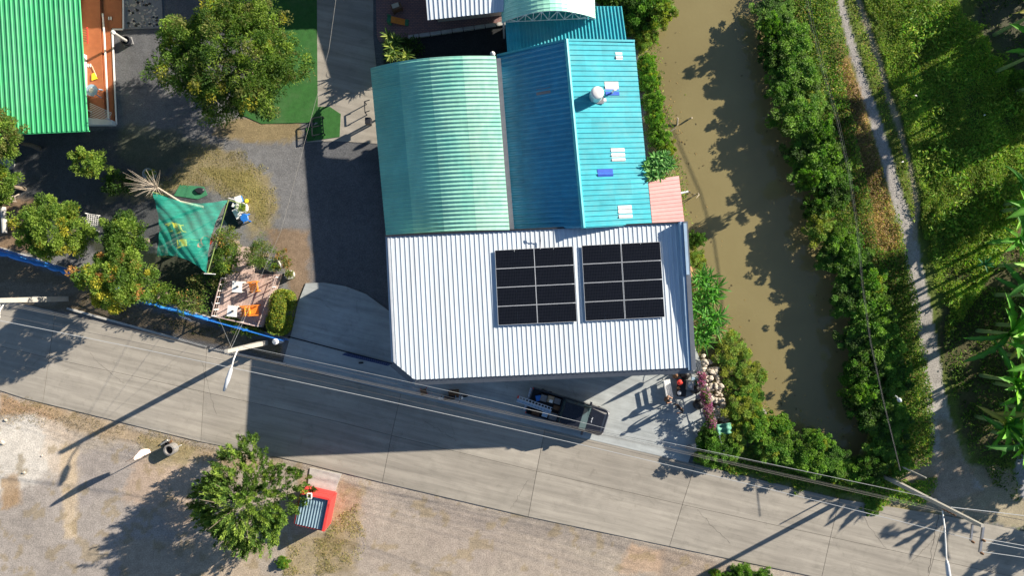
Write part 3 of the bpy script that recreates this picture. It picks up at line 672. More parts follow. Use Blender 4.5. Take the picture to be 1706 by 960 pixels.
# ------------------------------------------------------------------ water tank on the blue roof
def on_roof(px, py, F, lift=0):
    best = None
    for a in range(0, 101, 2):
        for b in range(0, 41, 2):
            p = F(a/100, b/40); k = FPX/(H - p.z); e = (p.x*k + 853 - px)**2 + (480 - p.y*k - py)**2
            if best is None or e < best[0]: best = (e, p)
    return best[1] + Vector((0,0,lift))
b0 = on_roof(993, 163, rF); b0.z -= .05
tk = thing('water_tank', 'white and steel cylindrical water tank on the blue roof', 'water tank', b0); tk.scale = (1, 1, .56)
MB().box((0,0,.1), (.95,.85,.08)).build('base_plate', 'steel', tk, local=True)
for sx_ in (-1,1): MB().box((sx_*.35,0,.0), (.1,.7,.14)).build('foot', 'brown', tk, local=True)
prof = [(.0,.14),(.36,.14),(.38,.2)]
for k in range(7): prof += [(.39,.28+k*.17),(.37,.33+k*.17),(.39,.38+k*.17)]
prof += [(.385,1.5),(.36,1.6)]
MB().lathe((0,0,0), prof, 28).build('tank_body', 'tank', tk, smooth=True, local=True)
MB().lathe((0,0,0), [(.37,1.6),(.34,1.68),(.2,1.75),(.02,1.78)], 24).build('lid', 'white', tk, smooth=True, local=True)
vp = on_roof(1021, 152, rF)
mb = MB(); mb.tube([vp + Vector((0,0,-.05)), vp + Vector((0,0,.45)), vp + Vector((.05,.02,.55)), vp + Vector((.16,.05,.52))], .06, 8); single(mb, 'vent_pipe', 'white', 'short white vent pipe poking through the deep blue roof sheet', 'vent pipe')

# ------------------------------------------------------------------ terrace of the green house
te = thing('terrace', 'orange tiled terrace with white step edges beside the green roof', 'terrace', P(170, 110, 0))
MB().prism(W2([(132,-60),(205,-60),(205,48),(187,48),(193,208),(150,208),(140,120)]), 0, .16).build('lower_step', 'tile', te)
MB().prism(W2([(130,-60),(170,-60),(173,60),(180,208),(148,208),(138,120)]), .16, .34).build('upper_step', 'tile', te)
for line, z in (([(171,22),(174,60),(181,206)], .36), ([(187,49),(194,207)], .18), ([(187,48.5),(205,48.5)], .18), ([(205,-60),(205.5,48)], .18)):
    for a, b in zip(line, line[1:]): MB().bar(P(*a, z), P(*b, z), .09, .05).build('step_edge', 'white', te)
MB().prism(W2([(140,92),(150,95),(151,206),(146,206)]), .34, .9).build('parapet_wall', 'white', te)
MB().prism(W2([(149,198),(194,203),(194,210),(149,210)]), 0, .45).build('end_wall', 'white', te)
rail = thing('terrace_railing', 'white slatted railing at the south end of the tiled terrace', 'railing', P(165, 190, .34))
for k in range(9):
    a = P(150, 172 + k*3.0, .95 - k*.05); b = P(186 - k*.6, 188 + k*2.2, .95 - k*.05); MB().bar(a, b, .035).build('rail', 'white', rail)
for q_ in ((150,185),(184,200)): p = P(*q_, .5); MB().box((p.x, p.y, .62), (.06,.06,.7)).build('post', 'white', rail)
rr = thing('wooden_rack', 'small reddish wooden rack against the green house wall', 'rack', P(142, 58, .34))
for k in range(6): MB().bar(P(137, 47+k*4, .9), P(145, 49+k*4, .9), .05).build('slat', 'brown', rr)
MB().bar(P(145,45,.85), P(146,72,.85), .07).build('rail', 'red', rr)
tb = thing('terrace_table', 'round pale plastic table on the orange terrace', 'table', P(163.5, 155, .34))
MB().lathe((0,0,.66), [(.36,0),(.38,.02),(.38,.05),(.30,.05)], 20).build('tabletop', 'bluewall', tb, local=True)
MB().lathe((0,0,.705), [(.18,0),(.14,.04),(.12,.04)], 12).build('plate', 'white', tb, local=True)
for k in range(4): a = k*1.571 + .6; MB().bar((.2*math.cos(a), .2*math.sin(a), .66), (.36*math.cos(a), .36*math.sin(a), 0), .05).build('leg', 'bluewall', tb, local=True)
br = thing('broom', 'broom with a yellow head lying on the orange tiles', 'broom', P(156, 120, .34))
MB().tube([P(153,109,.40), P(161,127,.40)], .018, 6).build('handle', 'cream', br); MB().prism(W2([(159,126),(163,124),(168,134),(159,137)]), .35, .42).build('brush', 'yellow', br)
for nm_, q_, lb in (('slipper', (151.5,110), 'pale slipper at the upper end of the broom'), ('slipper', (183,30), 'light slippers on the shaded terrace step')):
    p = P(*q_, .2); mb = MB()
    for s_ in (-.07, .07): mb.prism([(p.x + s_ + .045*math.cos(t_), p.y + .12*math.sin(t_)) for t_ in [k*.785 for k in range(8)]], .35 if q_[0] < 160 else .17, .39 if q_[0] < 160 else .21)
    single(mb, nm_, 'white', lb, 'slippers')
bp_ = P(214, 70)
ps = thing('garden_tap_post', 'pale concrete post standing on a dark square base near the terrace', 'post', bp_, .3)
MB().box((0,0,.06), (.62,.5,.12)).build('base', 'grey', ps, local=True)
MB().lathe((0,0,.12), [(.30,0),(.32,.25),(.27,.27),(.25,.05)], 14).build('bowl', 'dark', ps, local=True)
MB().tube([(0,0,.1),(0,0,.9),(0,0,1.7)], [.10,.08,.09], 8).build('shaft', 'kerb', ps, local=True)
MB().lathe((0,0,1.7), [(.09,0),(.14,.05),(.13,.12),(.03,.16)], 10).build('cap', 'white', ps, local=True)

# ------------------------------------------------------------------ wooden deck with seats
dk = thing('deck', 'raised deck of weathered pinkish boards beside the clipped hedge', 'deck', P(412, 505, 0))
dTL, dTR, dBR, dBL = P(377,455,.35), P(468,458,.35), P(436,545,.35), P(359,527,.35)
D = bil(dTL, dTR, dBR, dBL); NP = 19
for k in range(NP):
    mb = MB(); g_ = .06; a, b = k/NP, (k+1-g_)/NP; t_ = Vector((0,0,.05)); q = [D(a,0), D(a,1), D(b,1), D(b,0)]
    mb.hexa([p - t_ for p in q], q).build('plank', 'wood', dk)
for a, b in ((dTL,dBL),(dBL,dBR),(dBR,dTR),(dTR,dTL)): MB().bar(a - Vector((0,0,.16)), b - Vector((0,0,.16)), .08, .18).build('edge_beam', 'wood', dk)
for q_ in ((0,0),(1,0),(1,1),(0,1),(.5,.5)): p = D(*[lerp(.04,.96,t) for t in q_]); MB().box((p.x,p.y,.15), (.1,.1,.28)).build('stump', 'bark', dk)
mb = MB(); sp = [P(398,410,.05), P(416,412,.05), P(425,456,.05), P(385,454,.05)]; mb.hexa([p - Vector((0,0,.05)) for p in sp], [p + Vector((0,0,.1)) for p in sp]); mb.build('approach_step', 'wood', dk)
def railing(a, b, n, label, h=.8, mat='white'):
    t_ = thing('deck_railing', label, 'railing', Vector((a.x, a.y, .35)), group='railings of the wooden deck')
    for k in range(n):
        p = a.lerp(b, k/(n-1)); MB().box((p.x, p.y, .35 + h/2), (.05,.05,h)).build('post', mat, t_)
    MB().bar(a + Vector((0,0,h-.02)), b + Vector((0,0,h-.02)), .06, .05).build('handrail', 'wood', t_)
    MB().bar(a + Vector((0,0,h*.5)), b + Vector((0,0,h*.5)), .03, .03).build('rail', 'wood', t_)
railing(D(.02,.12), D(.02,.98), 7, 'railing with pale posts on the left edge of the deck')
railing(D(.985,.05), D(.985,.98), 6, 'railing with pale posts on the right edge of the deck by the hedge', .7)
railing(D(.05,.985), D(.95,.985), 6, 'railing with pale posts on the roadside edge of the deck', .6)
def armchair(loc, rz, label):
    t_ = thing('wooden_armchair', label, 'armchair', loc, rz, 'orange armchairs on the deck')
    for k in range(6): MB().box((-.22 + k*.09, 0, .40), (.07,.48,.03)).build('seat_slat', 'orange', t_, local=True)
    for s_ in (-1,1):
        MB().box((0, s_*.31, .60), (.58,.08,.04)).build('armrest', 'orange', t_, local=True)
        for x in (-.25,.25): MB().box((x, s_*.31, .29), (.06,.06,.58)).build('leg', 'orange', t_, local=True)
    for k in range(5): MB().hexa([Vector((.27,-.24+k*.105,.40)),Vector((.30,-.24+k*.105,.40)),Vector((.30,-.16+k*.105,.40)),Vector((.27,-.16+k*.105,.40))],[Vector((.42,-.24+k*.105,.92)),Vector((.45,-.24+k*.105,.92)),Vector((.45,-.16+k*.105,.92)),Vector((.42,-.16+k*.105,.92))]).build('back_slat', 'yellow' if k % 2 else 'orange', t_, local=True)
    MB().box((.43,0,.93), (.06,.62,.05)).build('top_rail', 'orange', t_, local=True)
armchair(P(426,478,.35), R(8), 'orange wooden armchair on the deck beside the upper white table')
armchair(P(413,518,.35), R(4), 'orange wooden armchair on the deck next to the lower white table')
armchair(P(428,517,.35), R(184), 'orange wooden armchair nearest the right railing of the deck')
def wtable(loc, rz, label, s=.62, item=True):
    t_ = thing('deck_table', label, 'table', loc, rz, 'white tables on the deck')
    MB().box((0,0,.70), (s,s*1.15,.04)).build('tabletop', 'white', t_, local=True)
    for x in (-1,1):
        for y in (-1,1): MB().box((x*s*.42, y*s*.48, .34), (.05,.05,.68)).build('leg', 'white', t_, local=True)
    p = loc + Vector((.05,.0,.72)); mb = MB(); mb.lathe(p, [(.06,0),(.07,.1),(.04,.16),(.03,.2)], 8)
    single(mb, 'bottle', 'black', 'small dark pot standing on the ' + label.split(' on ')[0], 'pot')
wtable(P(402,478,.35), R(-4), 'upper white square table on the deck')
wtable(P(394,518,.35), R(-6), 'lower white square table on the deck')

# ------------------------------------------------------------------ green shade net and what stands under it
tp = thing('shade_net', 'green translucent shade net stretched over garden seats', 'shade net', P(315, 385, 0))
cn = [P(254,320,2.0), P(381,333,2.4), P(346,455,2.3), P(262,427,1.7)]; B4 = bil(cn[0], cn[1], cn[2], cn[3]); n = 24; vs = []
for j in range(n+1):
    for i in range(n+1):
        u, v = i/n, j/n; e1 = math.sin(math.pi*u)*(1-abs(2*v-1))**0; cu = .09*math.sin(math.pi*v)*(1-2*u); cv = .10*math.sin(math.pi*u)*(1-2*v)
        if u in (0,1): pass
        p = B4(u + cu*(1 if 1 else 0), v + cv*(abs(2*v-1)**2)); du = abs(u - .52); dv = abs(v - .62)
        p.z += .75 * max(0, 1 - 1.6*max(du, dv)) - .25*math.sin(math.pi*u)*math.sin(math.pi*v) + .05*math.sin(9*u + 4*v) + .035*math.sin(abs(u - v)*30)
        vs.append(p)
MB().add(vs, [(j*(n+1)+i, (j+1)*(n+1)+i, (j+1)*(n+1)+i+1, j*(n+1)+i+1) for j in range(n) for i in range(n)]).build('net', 'net', tp, smooth=True)
for p in cn: MB().tube([Vector((p.x, p.y, 0)), p], .03, 6).build('pole', 'reed', tp)
p = B4(.52,.62); MB().tube([Vector((p.x,p.y,0)), Vector((p.x,p.y,2.45))], .035, 6).build('pole', 'reed', tp)
for a, b in ((cn[1],cn[2]),): MB().tube([a + Vector((0,0,.02)), b + Vector((0,0,.02))], .03, 6).build('edge_pole', 'reed', tp)
for a, b in ((P(381,330,2.42), P(394,334,2.42)), (P(340,456,2.35), P(359,457,2.35))): MB().tube([a, b], .03, 6).build('rope_arm', 'white', tp)
def plchair(loc, rz, mat, label):
    t_ = thing('garden_chair', label, 'chair', loc, rz, 'plastic chairs under the shade net')
    MB().box((0,0,.43), (.46,.46,.04)).build('seat', mat, t_, local=True)
    MB().hexa([Vector((-.23,-.23,.45)),Vector((-.19,-.23,.45)),Vector((-.19,.23,.45)),Vector((-.23,.23,.45))],[Vector((-.36,-.2,.9)),Vector((-.32,-.2,.9)),Vector((-.32,.2,.9)),Vector((-.36,.2,.9))]).build('backrest', mat, t_, local=True)
    for x in (-1,1):
        MB().box((0,x*.25,.64), (.42,.06,.04)).build('armrest', mat, t_, local=True)
        for y in (-1,1): MB().bar((x*.18,y*.18,.43), (x*.23,y*.23,0), .05).build('leg', mat, t_, local=True)
plchair(P(291,380), R(200), 'yellow', 'yellow plastic chair at the left under the green net')
plchair(P(302,383), R(200), 'yellow', 'yellow plastic chair nearest the centre pole of the net')
plchair(P(310,405), R(100), 'yellow', 'yellow plastic chair lowest under the green net')
mb = MB(); p = P(335,408); gt = thing('garden_table', 'dark low table with a red tray under the net', 'table', p)
MB().box((0,0,.45), (1.0,.7,.05)).build('tabletop', 'dark', gt, local=True)
for x in (-1,1):
    for y in (-1,1): MB().box((x*.42,y*.28,.21), (.06,.06,.42)).build('leg', 'dark', gt, local=True)
p = P(348,402); single(MB().lathe(p, [(.2,0),(.26,.1),(.33,.5),(.30,.5),(.2,.15)], 14), 'bucket', 'red', 'red plastic tub under the right edge of green net', 'tub')
p = P(334,409,.48); single(MB().lathe(p, [(.1,0),(.18,.12),(.15,.12),(.08,.03)], 12), 'bowl', 'red', 'small red bowl on the dark table under net', 'bowl')
sheet('ground_mat', [(300,308),(340,311),(346,325),(330,332),(290,326)], .0, .03, 'mat', 'green ground mat beside the shade net', 'mat', kind=None)
bg_ = P(333, 318, .03); mb = MB(); mb.prism([(bg_.x + .32*math.cos(t_)*(1+.2*math.sin(3*t_)), bg_.y + .22*math.sin(t_)) for t_ in [k*.63 for k in range(10)]], .03, .16, .08); single(mb, 'sack', 'dark', 'black folded sack lying on the green ground mat', 'sack')

# ------------------------------------------------------------------ concrete rings, planters and clutter in the garden
def ringpot(px, py, r, h, label, fill='soil', mat='ringm', th=.06):
    t_ = thing('concrete_ring_planter', label, 'planter', P(px, py, 0), group='round concrete planters')
    MB().lathe((0,0,0), [(r-th,.0),(r,.0),(r,h),(r-th,h),(r-th,h*.75)], 24).build('ring', mat, t_, local=True)
    MB().lathe((0,0,h*.6), [(r-th+.005,0),(r-th+.005,.04)], 16).build('soil', fill, t_, local=True)
    return t_
ringpot(15,272,.42,.5, 'grey concrete ring planter by the left edge tree'); ringpot(252,291,.36,.45, 'round planter under the bare branched tree')
ringpot(292,501,.32,.4, 'pale round planter next to the roadside fence bush'); ringpot(457,443,.44,.45, 'largest round planter at the upper right deck corner')
ringpot(484,458,.30,.35, 'smaller round planter right of the deck'); ringpot(405,347,.36,.35, 'white rimmed round planter among the boxes by the shade net', mat='white')
mb = MB(); pts = W2([(378,338),(395,340),(408,365),(400,380),(384,383),(372,362)]); mb.prism(pts, 0, .025)
single(mb, 'ground_sheet', 'dark', 'black plastic sheet on the ground right of shade net', 'sheet')
def simplebox(name, px, py, d, rz, mat, label, cat, z=0, lid=None):
    p = P(px, py, z); t_ = thing(name, label, cat, p, rz); w, l, h = d
    MB().box((0,0,h/2), (w,l,h)).build('body', mat, t_, local=True)
    MB().box((0,0,h+.012), (w*1.05,l*1.05,.03)).build('lid', lid or mat, t_, local=True); return t_
simplebox('cool_box', 398, 357, (.34,.62,.35), R(28), 'white', 'white cool box lying beside the white rimmed planter', 'cool box')
simplebox('crate', 400, 333, (.4,.4,.3), R(20), 'blue', 'small blue crate with a pale lid above the round planter', 'crate', lid='white')
simplebox('crate', 393, 343, (.3,.25,.22), R(-20), 'white', 'small white box left of the round planter', 'box')
bs = thing('plastic_stool', 'bright blue plastic stool on the gravel', 'stool', P(411,364), R(10))
MB().prism([(.28*math.cos(k*.785+.39), .28*math.sin(k*.785+.39)) for k in range(8)], .40, .45, .03).build('seat', 'blue', bs, local=True)
for x in (-1,1):
    for y in (-1,1): MB().bar((x*.16,y*.16,.41), (x*.24,y*.24,0), .06).build('leg', 'blue', bs, local=True)
p = P(412,335); single(MB().lathe(p, [(.1,0),(.14,.12),(.12,.13),(.02,.13)], 8), 'flower_pot', 'yellow', 'small yellow pot right of the blue crate', 'pot')
lp = thing('lattice_panel', 'white lattice panel standing by the round topped tree', 'panel', P(152,370))
for k in range(6): MB().bar(P(146+k*3.6,356+k*.5,.5), P(143+k*3.6,383+k*.3,.5), .03).build('slat', 'white', lp)
for k in range(9): MB().bar(P(146-k*.35,356+k*3.3,.52), P(165-k*.35,359+k*3.2,.52), .03).build('slat', 'white', lp)
for q_ in ((146,356),(164,359),(143,383),(161,385)): p = P(*q_, .25); MB().box((p.x,p.y,.25), (.05,.05,.5)).build('leg', 'white', lp)
p0 = thing('fallen_pipe', 'grey concrete pipe lying near the left frame edge', 'pipe', P(5,370)); MB().tube([P(5,345,.18), P(8,388,.18)], .17, 12).build('barrel', 'kerb', p0)
rnd = random.Random(8)
rp_ = thing('root_pile', 'heap of brown dug up roots by the left edge trees', 'root pile', P(18,328))
for k in range(12):
    p = P(18 + rnd.uniform(-14,14), 328 + rnd.uniform(-8,8), .1); a = rnd.random()*6; MB().tube([p, p + Vector((.25*math.cos(a), .25*math.sin(a), .15)), p + Vector((.5*math.cos(a+.4), .5*math.sin(a+.4), .05))], [.05,.04,.015], 5).build('root', 'palebark', rp_)
mb = MB()
for k in range(26):
    pass

# metal rack near the turf, and the two drop bars
mr = thing('metal_rack', 'low dark metal rack standing on the small turf mat', 'rack', P(528,210))
for a, b in (((519,197),(537,194)),((520,226),(539,222)),((519,197),(520,226)),((537,194),(539,222)),((519,212),(538,208))): MB().bar(P(*a,.55), P(*b,.55), .05).build('rail', 'dark', mr)
for q_ in ((519,197),(537,194),(520,226),(539,222)): p = P(*q_,.5); MB().box((p.x,p.y,.27), (.05,.05,.54)).build('leg', 'dark', mr)
tk2 = thing('lane_trestle', 'small dark trestle frame beside the arched shed wall', 'trestle', P(614,175))
for a, b in (((607,169),(616,166)),((607,169),(608,187)),((608,187),(616,184))): MB().bar(P(*a,.7), P(*b,.7), .05).build('rail', 'dark', tk2)
for q_ in ((607,169),(608,187)): p = P(*q_,.7); MB().box((p.x,p.y,.34), (.05,.05,.68)).build('leg', 'dark', tk2)
fp = P(620,205); bd = thing('gas_box', 'dark meter box on the lane side of arched shed', 'meter box', P(619,208)); MB().box((0,0,1.0), (.35,.4,.5)).build('case', 'dark', bd, local=True); MB().box((0,0,.37), (.08,.08,.75)).build('stand', 'dark', bd, local=True)

# north yard: armchair, child's slide
ac = thing('patio_chair', 'cream seated dark red patio chair on the brick paving', 'chair', P(663,18,.06), R(20))
MB().box((-.05,.12,.42), (.5,.45,.1)).build('seat', 'cream', ac, local=True)
MB().box((.05,-.16,.6), (.62,.12,.5)).build('backrest', 'brown', ac, local=True)
for s_ in (-1,1):
    MB().box((s_*.3,.08,.5), (.08,.5,.06)).build('armrest', 'brown', ac, local=True)
    for y in (-.12,.3): MB().box((s_*.27,y,.2), (.06,.06,.4)).build('leg', 'brown', ac, local=True)
sl_ = thing('toy_slide', "orange and green plastic child's slide on the brick paving", 'slide', P(665,37,.06), R(-4))
def slide_part(x0,x1,z0,z1,mat,nm_):
    MB().hexa([Vector((x0,-.2,z0-.05)),Vector((x1,-.2,z1-.05)),Vector((x1,.2,z1-.05)),Vector((x0,.2,z0-.05))],[Vector((x0,-.2,z0)),Vector((x1,-.2,z1)),Vector((x1,.2,z1)),Vector((x0,.2,z0))]).build(nm_, mat, sl_, local=True)
slide_part(-.45,.4,.5,.12,'orange','chute'); slide_part(-.68,-.45,.55,.5,'mat','platform'); slide_part(.4,.62,.12,.08,'mat','runout')
for s_ in (-1,1): MB().hexa([Vector((-.68,s_*.2-.02,0)),Vector((-.45,s_*.2-.02,0)),Vector((-.45,s_*.2+.02,0)),Vector((-.68,s_*.2+.02,0))],[Vector((-.68,s_*.2-.02,.75)),Vector((-.45,s_*.2-.02,.65)),Vector((-.45,s_*.2+.02,.65)),Vector((-.68,s_*.2+.02,.75))]).build('side_panel', 'mat', sl_, local=True)

# ------------------------------------------------------------------ roadside fence of blue pickets
fn = thing('picket_fence', 'blue metal picket fence along the garden verge', 'fence', P(240, 500))
FL = [(-200,362),(0,418),(140,460),(240,500),(345,531),(476,566)]
FW = [P(x, y, 0) for x, y in FL]; FW = [P(x + (853-x)*.018, y, 0) for x, y in FL]
pk_ = MB(); cnt = 0
for a, b in zip(FW, FW[1:]):
    L = (b - a).length; n = int(L / .13); d = (b - a) / n; ang = math.atan2(d.y, d.x)
    for k in range(n): q = a + d*(k+.5); pk_.box((q.x, q.y, .72), (.05,.02,1.15), ang)
    m = max(1, round(L / 2.5))
    for k in range(m): q = a.lerp(b, k/m); MB().box((q.x,q.y,.68), (.1,.1,1.36), ang).build('post', 'blue', fn)
    for z in (.25, 1.15): MB().bar(a + Vector((0,0,z)), b + Vector((0,0,z)), .05, .06).build('rail', 'blue', fn)
    MB().bar(a + Vector((0,0,.07)), b + Vector((0,0,.07)), .16, .16).build('plinth', 'kerb', fn)
po = pk_.build('picket', 'blue', fn); po['kind'] = 'stuff'
cl_ = thing('blue_tarpaulin', 'rolled bright blue tarpaulin lying along the top of the left fence', 'tarpaulin', P(60,438))
rnd = random.Random(3); pa, pb = P(-20,416,1.32), P(140,462,1.32); ptz = [pa.lerp(pb, k/24) + Vector((0, rnd.uniform(-.04,.04), rnd.uniform(-.03,.05))) for k in range(25)]
MB().tube(ptz, [rnd.uniform(.09,.17) for _ in ptz], 7).build('roll', 'bluecloth', cl_)
pa, pb = P(238,503,1.32), P(346,533,1.32); c2 = thing('blue_tarpaulin', 'blue tarpaulin draped over the fence top beside the round planter', 'tarpaulin', P(290,520)); ptz = [pa.lerp(pb, k/18) + Vector((0, rnd.uniform(-.03,.03), rnd.uniform(-.03,.04))) for k in range(19)]
MB().tube(ptz, [rnd.uniform(.06,.12) for _ in ptz], 7).build('roll', 'bluecloth', c2)
sg = thing('fence_sign', 'small pale blue lettered sign hung on the fence', 'sign', P(313,530,.9))
A_, B_ = P(298,525,1.05), P(316,531,1.05); dn = Vector((-.05,-.18,-.42))
MB().hexa([A_, B_, B_ + dn, A_ + dn], [A_ + Vector((0,0,.02)), B_ + Vector((0,0,.02)), B_ + dn + Vector((0,0,.02)), A_ + dn + Vector((0,0,.02))]).build('board', 'white', sg)
for k in range(5):
    q = A_.lerp(B_, .14 + k*.18) + dn*.5 + Vector((0,0,.03)); MB().box(q, (.05,.12,.012), .2).build('letter', 'blue', sg)

# sliding gate with its ground rail
gt_ = thing('sliding_gate', 'low dark blue picket sliding gate at the driveway', 'gate', P(612,598))
GA, GB = P(578,588), P(652,606); L = (GB-GA).length; ang = math.atan2(GB.y-GA.y, GB.x-GA.x)
for k in range(24): q = GA.lerp(GB, k/23); MB().box((q.x,q.y,.72), (.03,.025,.98), ang).build('picket', 'navy', gt_)
for z in (.2,.75,1.22): MB().bar(GA + Vector((0,0,z)), GB + Vector((0,0,z)), .05,.05).build('rail', 'navy', gt_)
q = P(603,604); MB().tube([(q.x,q.y-.05,.3),(q.x,q.y+.05,.3)], .16, 14).build('roller', 'black', gt_)
rt = MB(); a = P(480,561,.09); b = P(655,607,.09); rt.bar(a, b, .07, .035); single(rt, 'gate_rail', 'dark', 'dark steel gate track set across the driveway', 'gate track')
gp = thing('gate_post', 'white round topped gate post at the fence end', 'gate post', P(470,567)); 
MB().lathe((0,0,0), [(.17,0),(.17,1.25),(.19,1.27),(.19,1.34),(.1,1.40)], 12).build('shaft', 'white', gp, local=True); MB().lathe((0,0,1.36), [(.05,0),(.13,.06),(.13,.14),(.03,.2)], 10).build('finial', 'chrome', gp, local=True)

# ------------------------------------------------------------------ power poles, lamps, wires
def pole(px, py, h, label, w=.30):
    t_ = thing('power_pole', label, 'power pole', P(px, py)); a = w/2; b = w*.32
    MB().hexa([Vector((-a,-a,0)),Vector((a,-a,0)),Vector((a,a,0)),Vector((-a,a,0))],[Vector((-b,-b,h)),Vector((b,-b,h)),Vector((b,b,h)),Vector((-b,b,h))]).build('shaft', 'pole', t_, local=True)
    return t_
def insul(t_, p, k=4):
    MB().lathe(p, [(.03,0),(.07,.04),(.04,.08),(.075,.12),(.04,.16),(.06,.2),(.02,.24)], 8).build('insulator', 'brown', t_, local=True)
pr = pole(1475, 795, 9.5, 'tall concrete power pole with crossarms at the lower right road edge', .25)
base = P(1475,795)
a1, a2 = P(1620,874,8.6) - base, P(1617,902,8.6) - base; MB().bar(a1, a2, .09, .1).build('crossarm', 'steel', pr, local=True)
c1, c2_ = P(1638,878,9.35) - base, P(1632,921,9.35) - base; MB().bar(c1, c2_, .11, .11).build('crossarm', 'steel', pr, local=True)
MB().bar(a1, c1 + Vector((-.1,0,-.1)), .06).build('brace', 'steel', pr, local=True)
for q in (a2, c2_, c1.lerp(c2_, .5)): insul(pr, q + Vector((.02,0,.05)))
for z, dx in ((6.1,.15),(6.4,.15),(6.7,.15),(7.0,.15)): insul(pr, Vector((dx-.05,-.22,z-.1)))
pm_ = pole(443, 571, 6.4, 'shorter concrete pole beside the white gate post', .30)
MB().bar((0,-.15,5.8), (0,-.15,6.3), .05,.05).build('bracket', 'steel', pm_, local=True)
pl = pole(110, 498, 9.5, 'concrete power pole leaning out of the left frame edge', .34)
MB().bar((-.1,.1,5.9), (-.1,-1.0,5.9), .1,.1).build('crossarm', 'white', pl, local=True); MB().bar((-.1,.0,5.3), (-.15,-.7,5.85), .05).build('brace', 'white', pl, local=True)
MB().bar((0,.1,9.2), (0,-1.4,9.2), .1,.1).build('crossarm', 'white', pl, local=True)
MB().box((0,0,2.9), (.38,.38,.05)).build('band', 'steel', pl, local=True)
def lamp(pts, head, label):
    b0 = Vector(pts[0]); t_ = thing('street_lamp', label, 'street lamp', b0)
    MB().tube(pts, .04, 8).build('arm', 'white', t_)
    a, b = head; d = (b - a); m = MB(); m.tube([a, a + d*.12, a + d*.5, b], [.06,.11,.13,.07], 10).build('lamp_head', 'flash', t_, smooth=True)
    MB().tube([a + d*.2 + Vector((0,0,-.09)), a + d*.85 + Vector((0,0,-.09))], .07, 8).build('lens', 'lens', t_)
lamp([P(1570,852,6.6), P(1574,880,6.9), P(1577,936,7.2)], (P(1577,934,7.2), P(1584,985,7.25)), 'white street lamp on a long arm reaching over the road at lower right')
lamp([P(396,582,6.0), P(389,600,6.2), P(385,616,6.25)], (P(385.5,614,6.25), P(373,652,6.3)), 'white street lamp over the road beside the short pole')
wires = MB()
def wire(pts, sag, r, label, mat='wire'):
    t_ = []
    for a, b in zip(pts, pts[1:]):
        for k in range(15 if b is pts[-1] else 14): s = k/14; p = a.lerp(b, s); p.z -= sag*4*s*(1-s); t_.append(p)
    mb = MB(); mb.tube(t_, r, 5, cap=True); return single(mb, 'overhead_wire', mat, label, 'wire', 'overhead wires along the road')
HL = P(110,498); zt = 8.9
wire([P(-78,519,8.9), P(1618,899,8.85)], 2.0, .016, 'brightest overhead wire crossing the road, ending on the lower crossarm')
wire([HL + Vector((.2,-.25,9.3)), P(1636,898,9.5)], 2.2, .009, 'thin overhead wire ending halfway along the upper crossarm', 'wired')
LV = [(6.0, 6.9, 5.9, 'highest low wire strung between the three poles', 'wired2', .008), (5.7, 6.5, 5.7, 'second low wire strung between the three poles', 'wired', .008), (5.4, 6.2, 5.5, 'third low wire strung between the three poles', 'wired2', .007), (5.0, 5.9, 5.2, 'lowest wire strung between the three poles', 'wired', .008)]
RB_ = P(1475,795); MB_ = P(443,571)
for zl, zr, zm, lb, mt, r_ in LV: wire([HL + Vector((0,-.2,zl)), MB_ + Vector((0,-.18,zm)), RB_ + Vector((.1,-.25,zr))], .35, r_, lb, mt)
wire([MB_ + Vector((.3,.2,5.0)), P(820,668,5.4), P(1060,727,5.2), RB_ + Vector((0,.2,5.6))], .12, .010, 'pale cable passing over the black pickup cab', 'wire')
wire([MB_ + Vector((.3,.1,4.7)), P(900,700,5.0), RB_ + Vector((0,.2,5.2))], .2, .010, 'dark cable passing just below the pickup', 'wired')
for (y0, y1, lb, zz) in ((898,911,'upper wire leaving the right pole top for the frame edge',9.4),(903,917,'middle wire leaving the right pole top for the frame edge',9.3),(920,931,'lowest wire leaving the right pole top for the frame edge',9.4)):
    wire([P(1637,y0,zz), P(1800,y1+ (y1-y0)*1.3,zz)], .1, .016, lb)
wire([RB_ + Vector((.1,.1,6.7)), P(1800,872,6.9)], .1, .020, 'thick cable bundle leaving the right pole for the frame edge', 'wire')
wire([RB_ + Vector((.1,0,6.1)), P(1800,886,6.3)], .1, .016, 'second cable leaving the right pole below the bundle', 'wired')
wire([P(567,-60,4.6), P(548,82,4.7), P(508,235,4.9), P(468,385,5.4), MB_ + Vector((0,.1,6.1))], .04, .009, 'thin service wire crossing the yard from the short pole', 'wired2')
wire([MB_ + Vector((0,.1,5.6)), P(352,503,1.9)], .03, .006, 'thin stay wire down to the deck corner', 'wire')
wire([MB_ + Vector((0,.1,5.7)), P(421,500,1.6)], .03, .006, 'thin stay wire down to the deck seats', 'wire')
# canal-side bundle: two posts in the hedge carry it
EC = [(1335,-70),(1352,40),(1372,120),(1395,200),(1415,290),(1428,380),(1436,470),(1450,570),(1472,670),(1500,785)]
for k, (dx, mt, r_, lb) in enumerate(((0,'wired2',.010,'pale cable of the bundle above the canal hedge'),(4,'wired',.011,'dark cable of the bundle above the canal hedge'),(-3,'wired',.008,'thin left cable of the bundle above the canal hedge'))):
    pts = [P(x + dx*(1 - .8*(i/9)), y, 3.5 - .6*math.sin(i/9*3.1416)) for i, (x, y) in enumerate(EC)]; mb = MB(); mb.tube(pts, r_, 5)
    single(mb, 'hedge_cable', mt, lb, 'cable', 'cables above the canal hedge')
hp = pole(1489, 772, 3.6, 'short concrete pole hidden in the hedge carrying the canal cables', .09)
lamp([P(1492,660,2.9), P(1496,664,3.5)], (P(1496,664,3.5), P(1501,670,3.55)), 'small white lamp standing in the canal hedge')

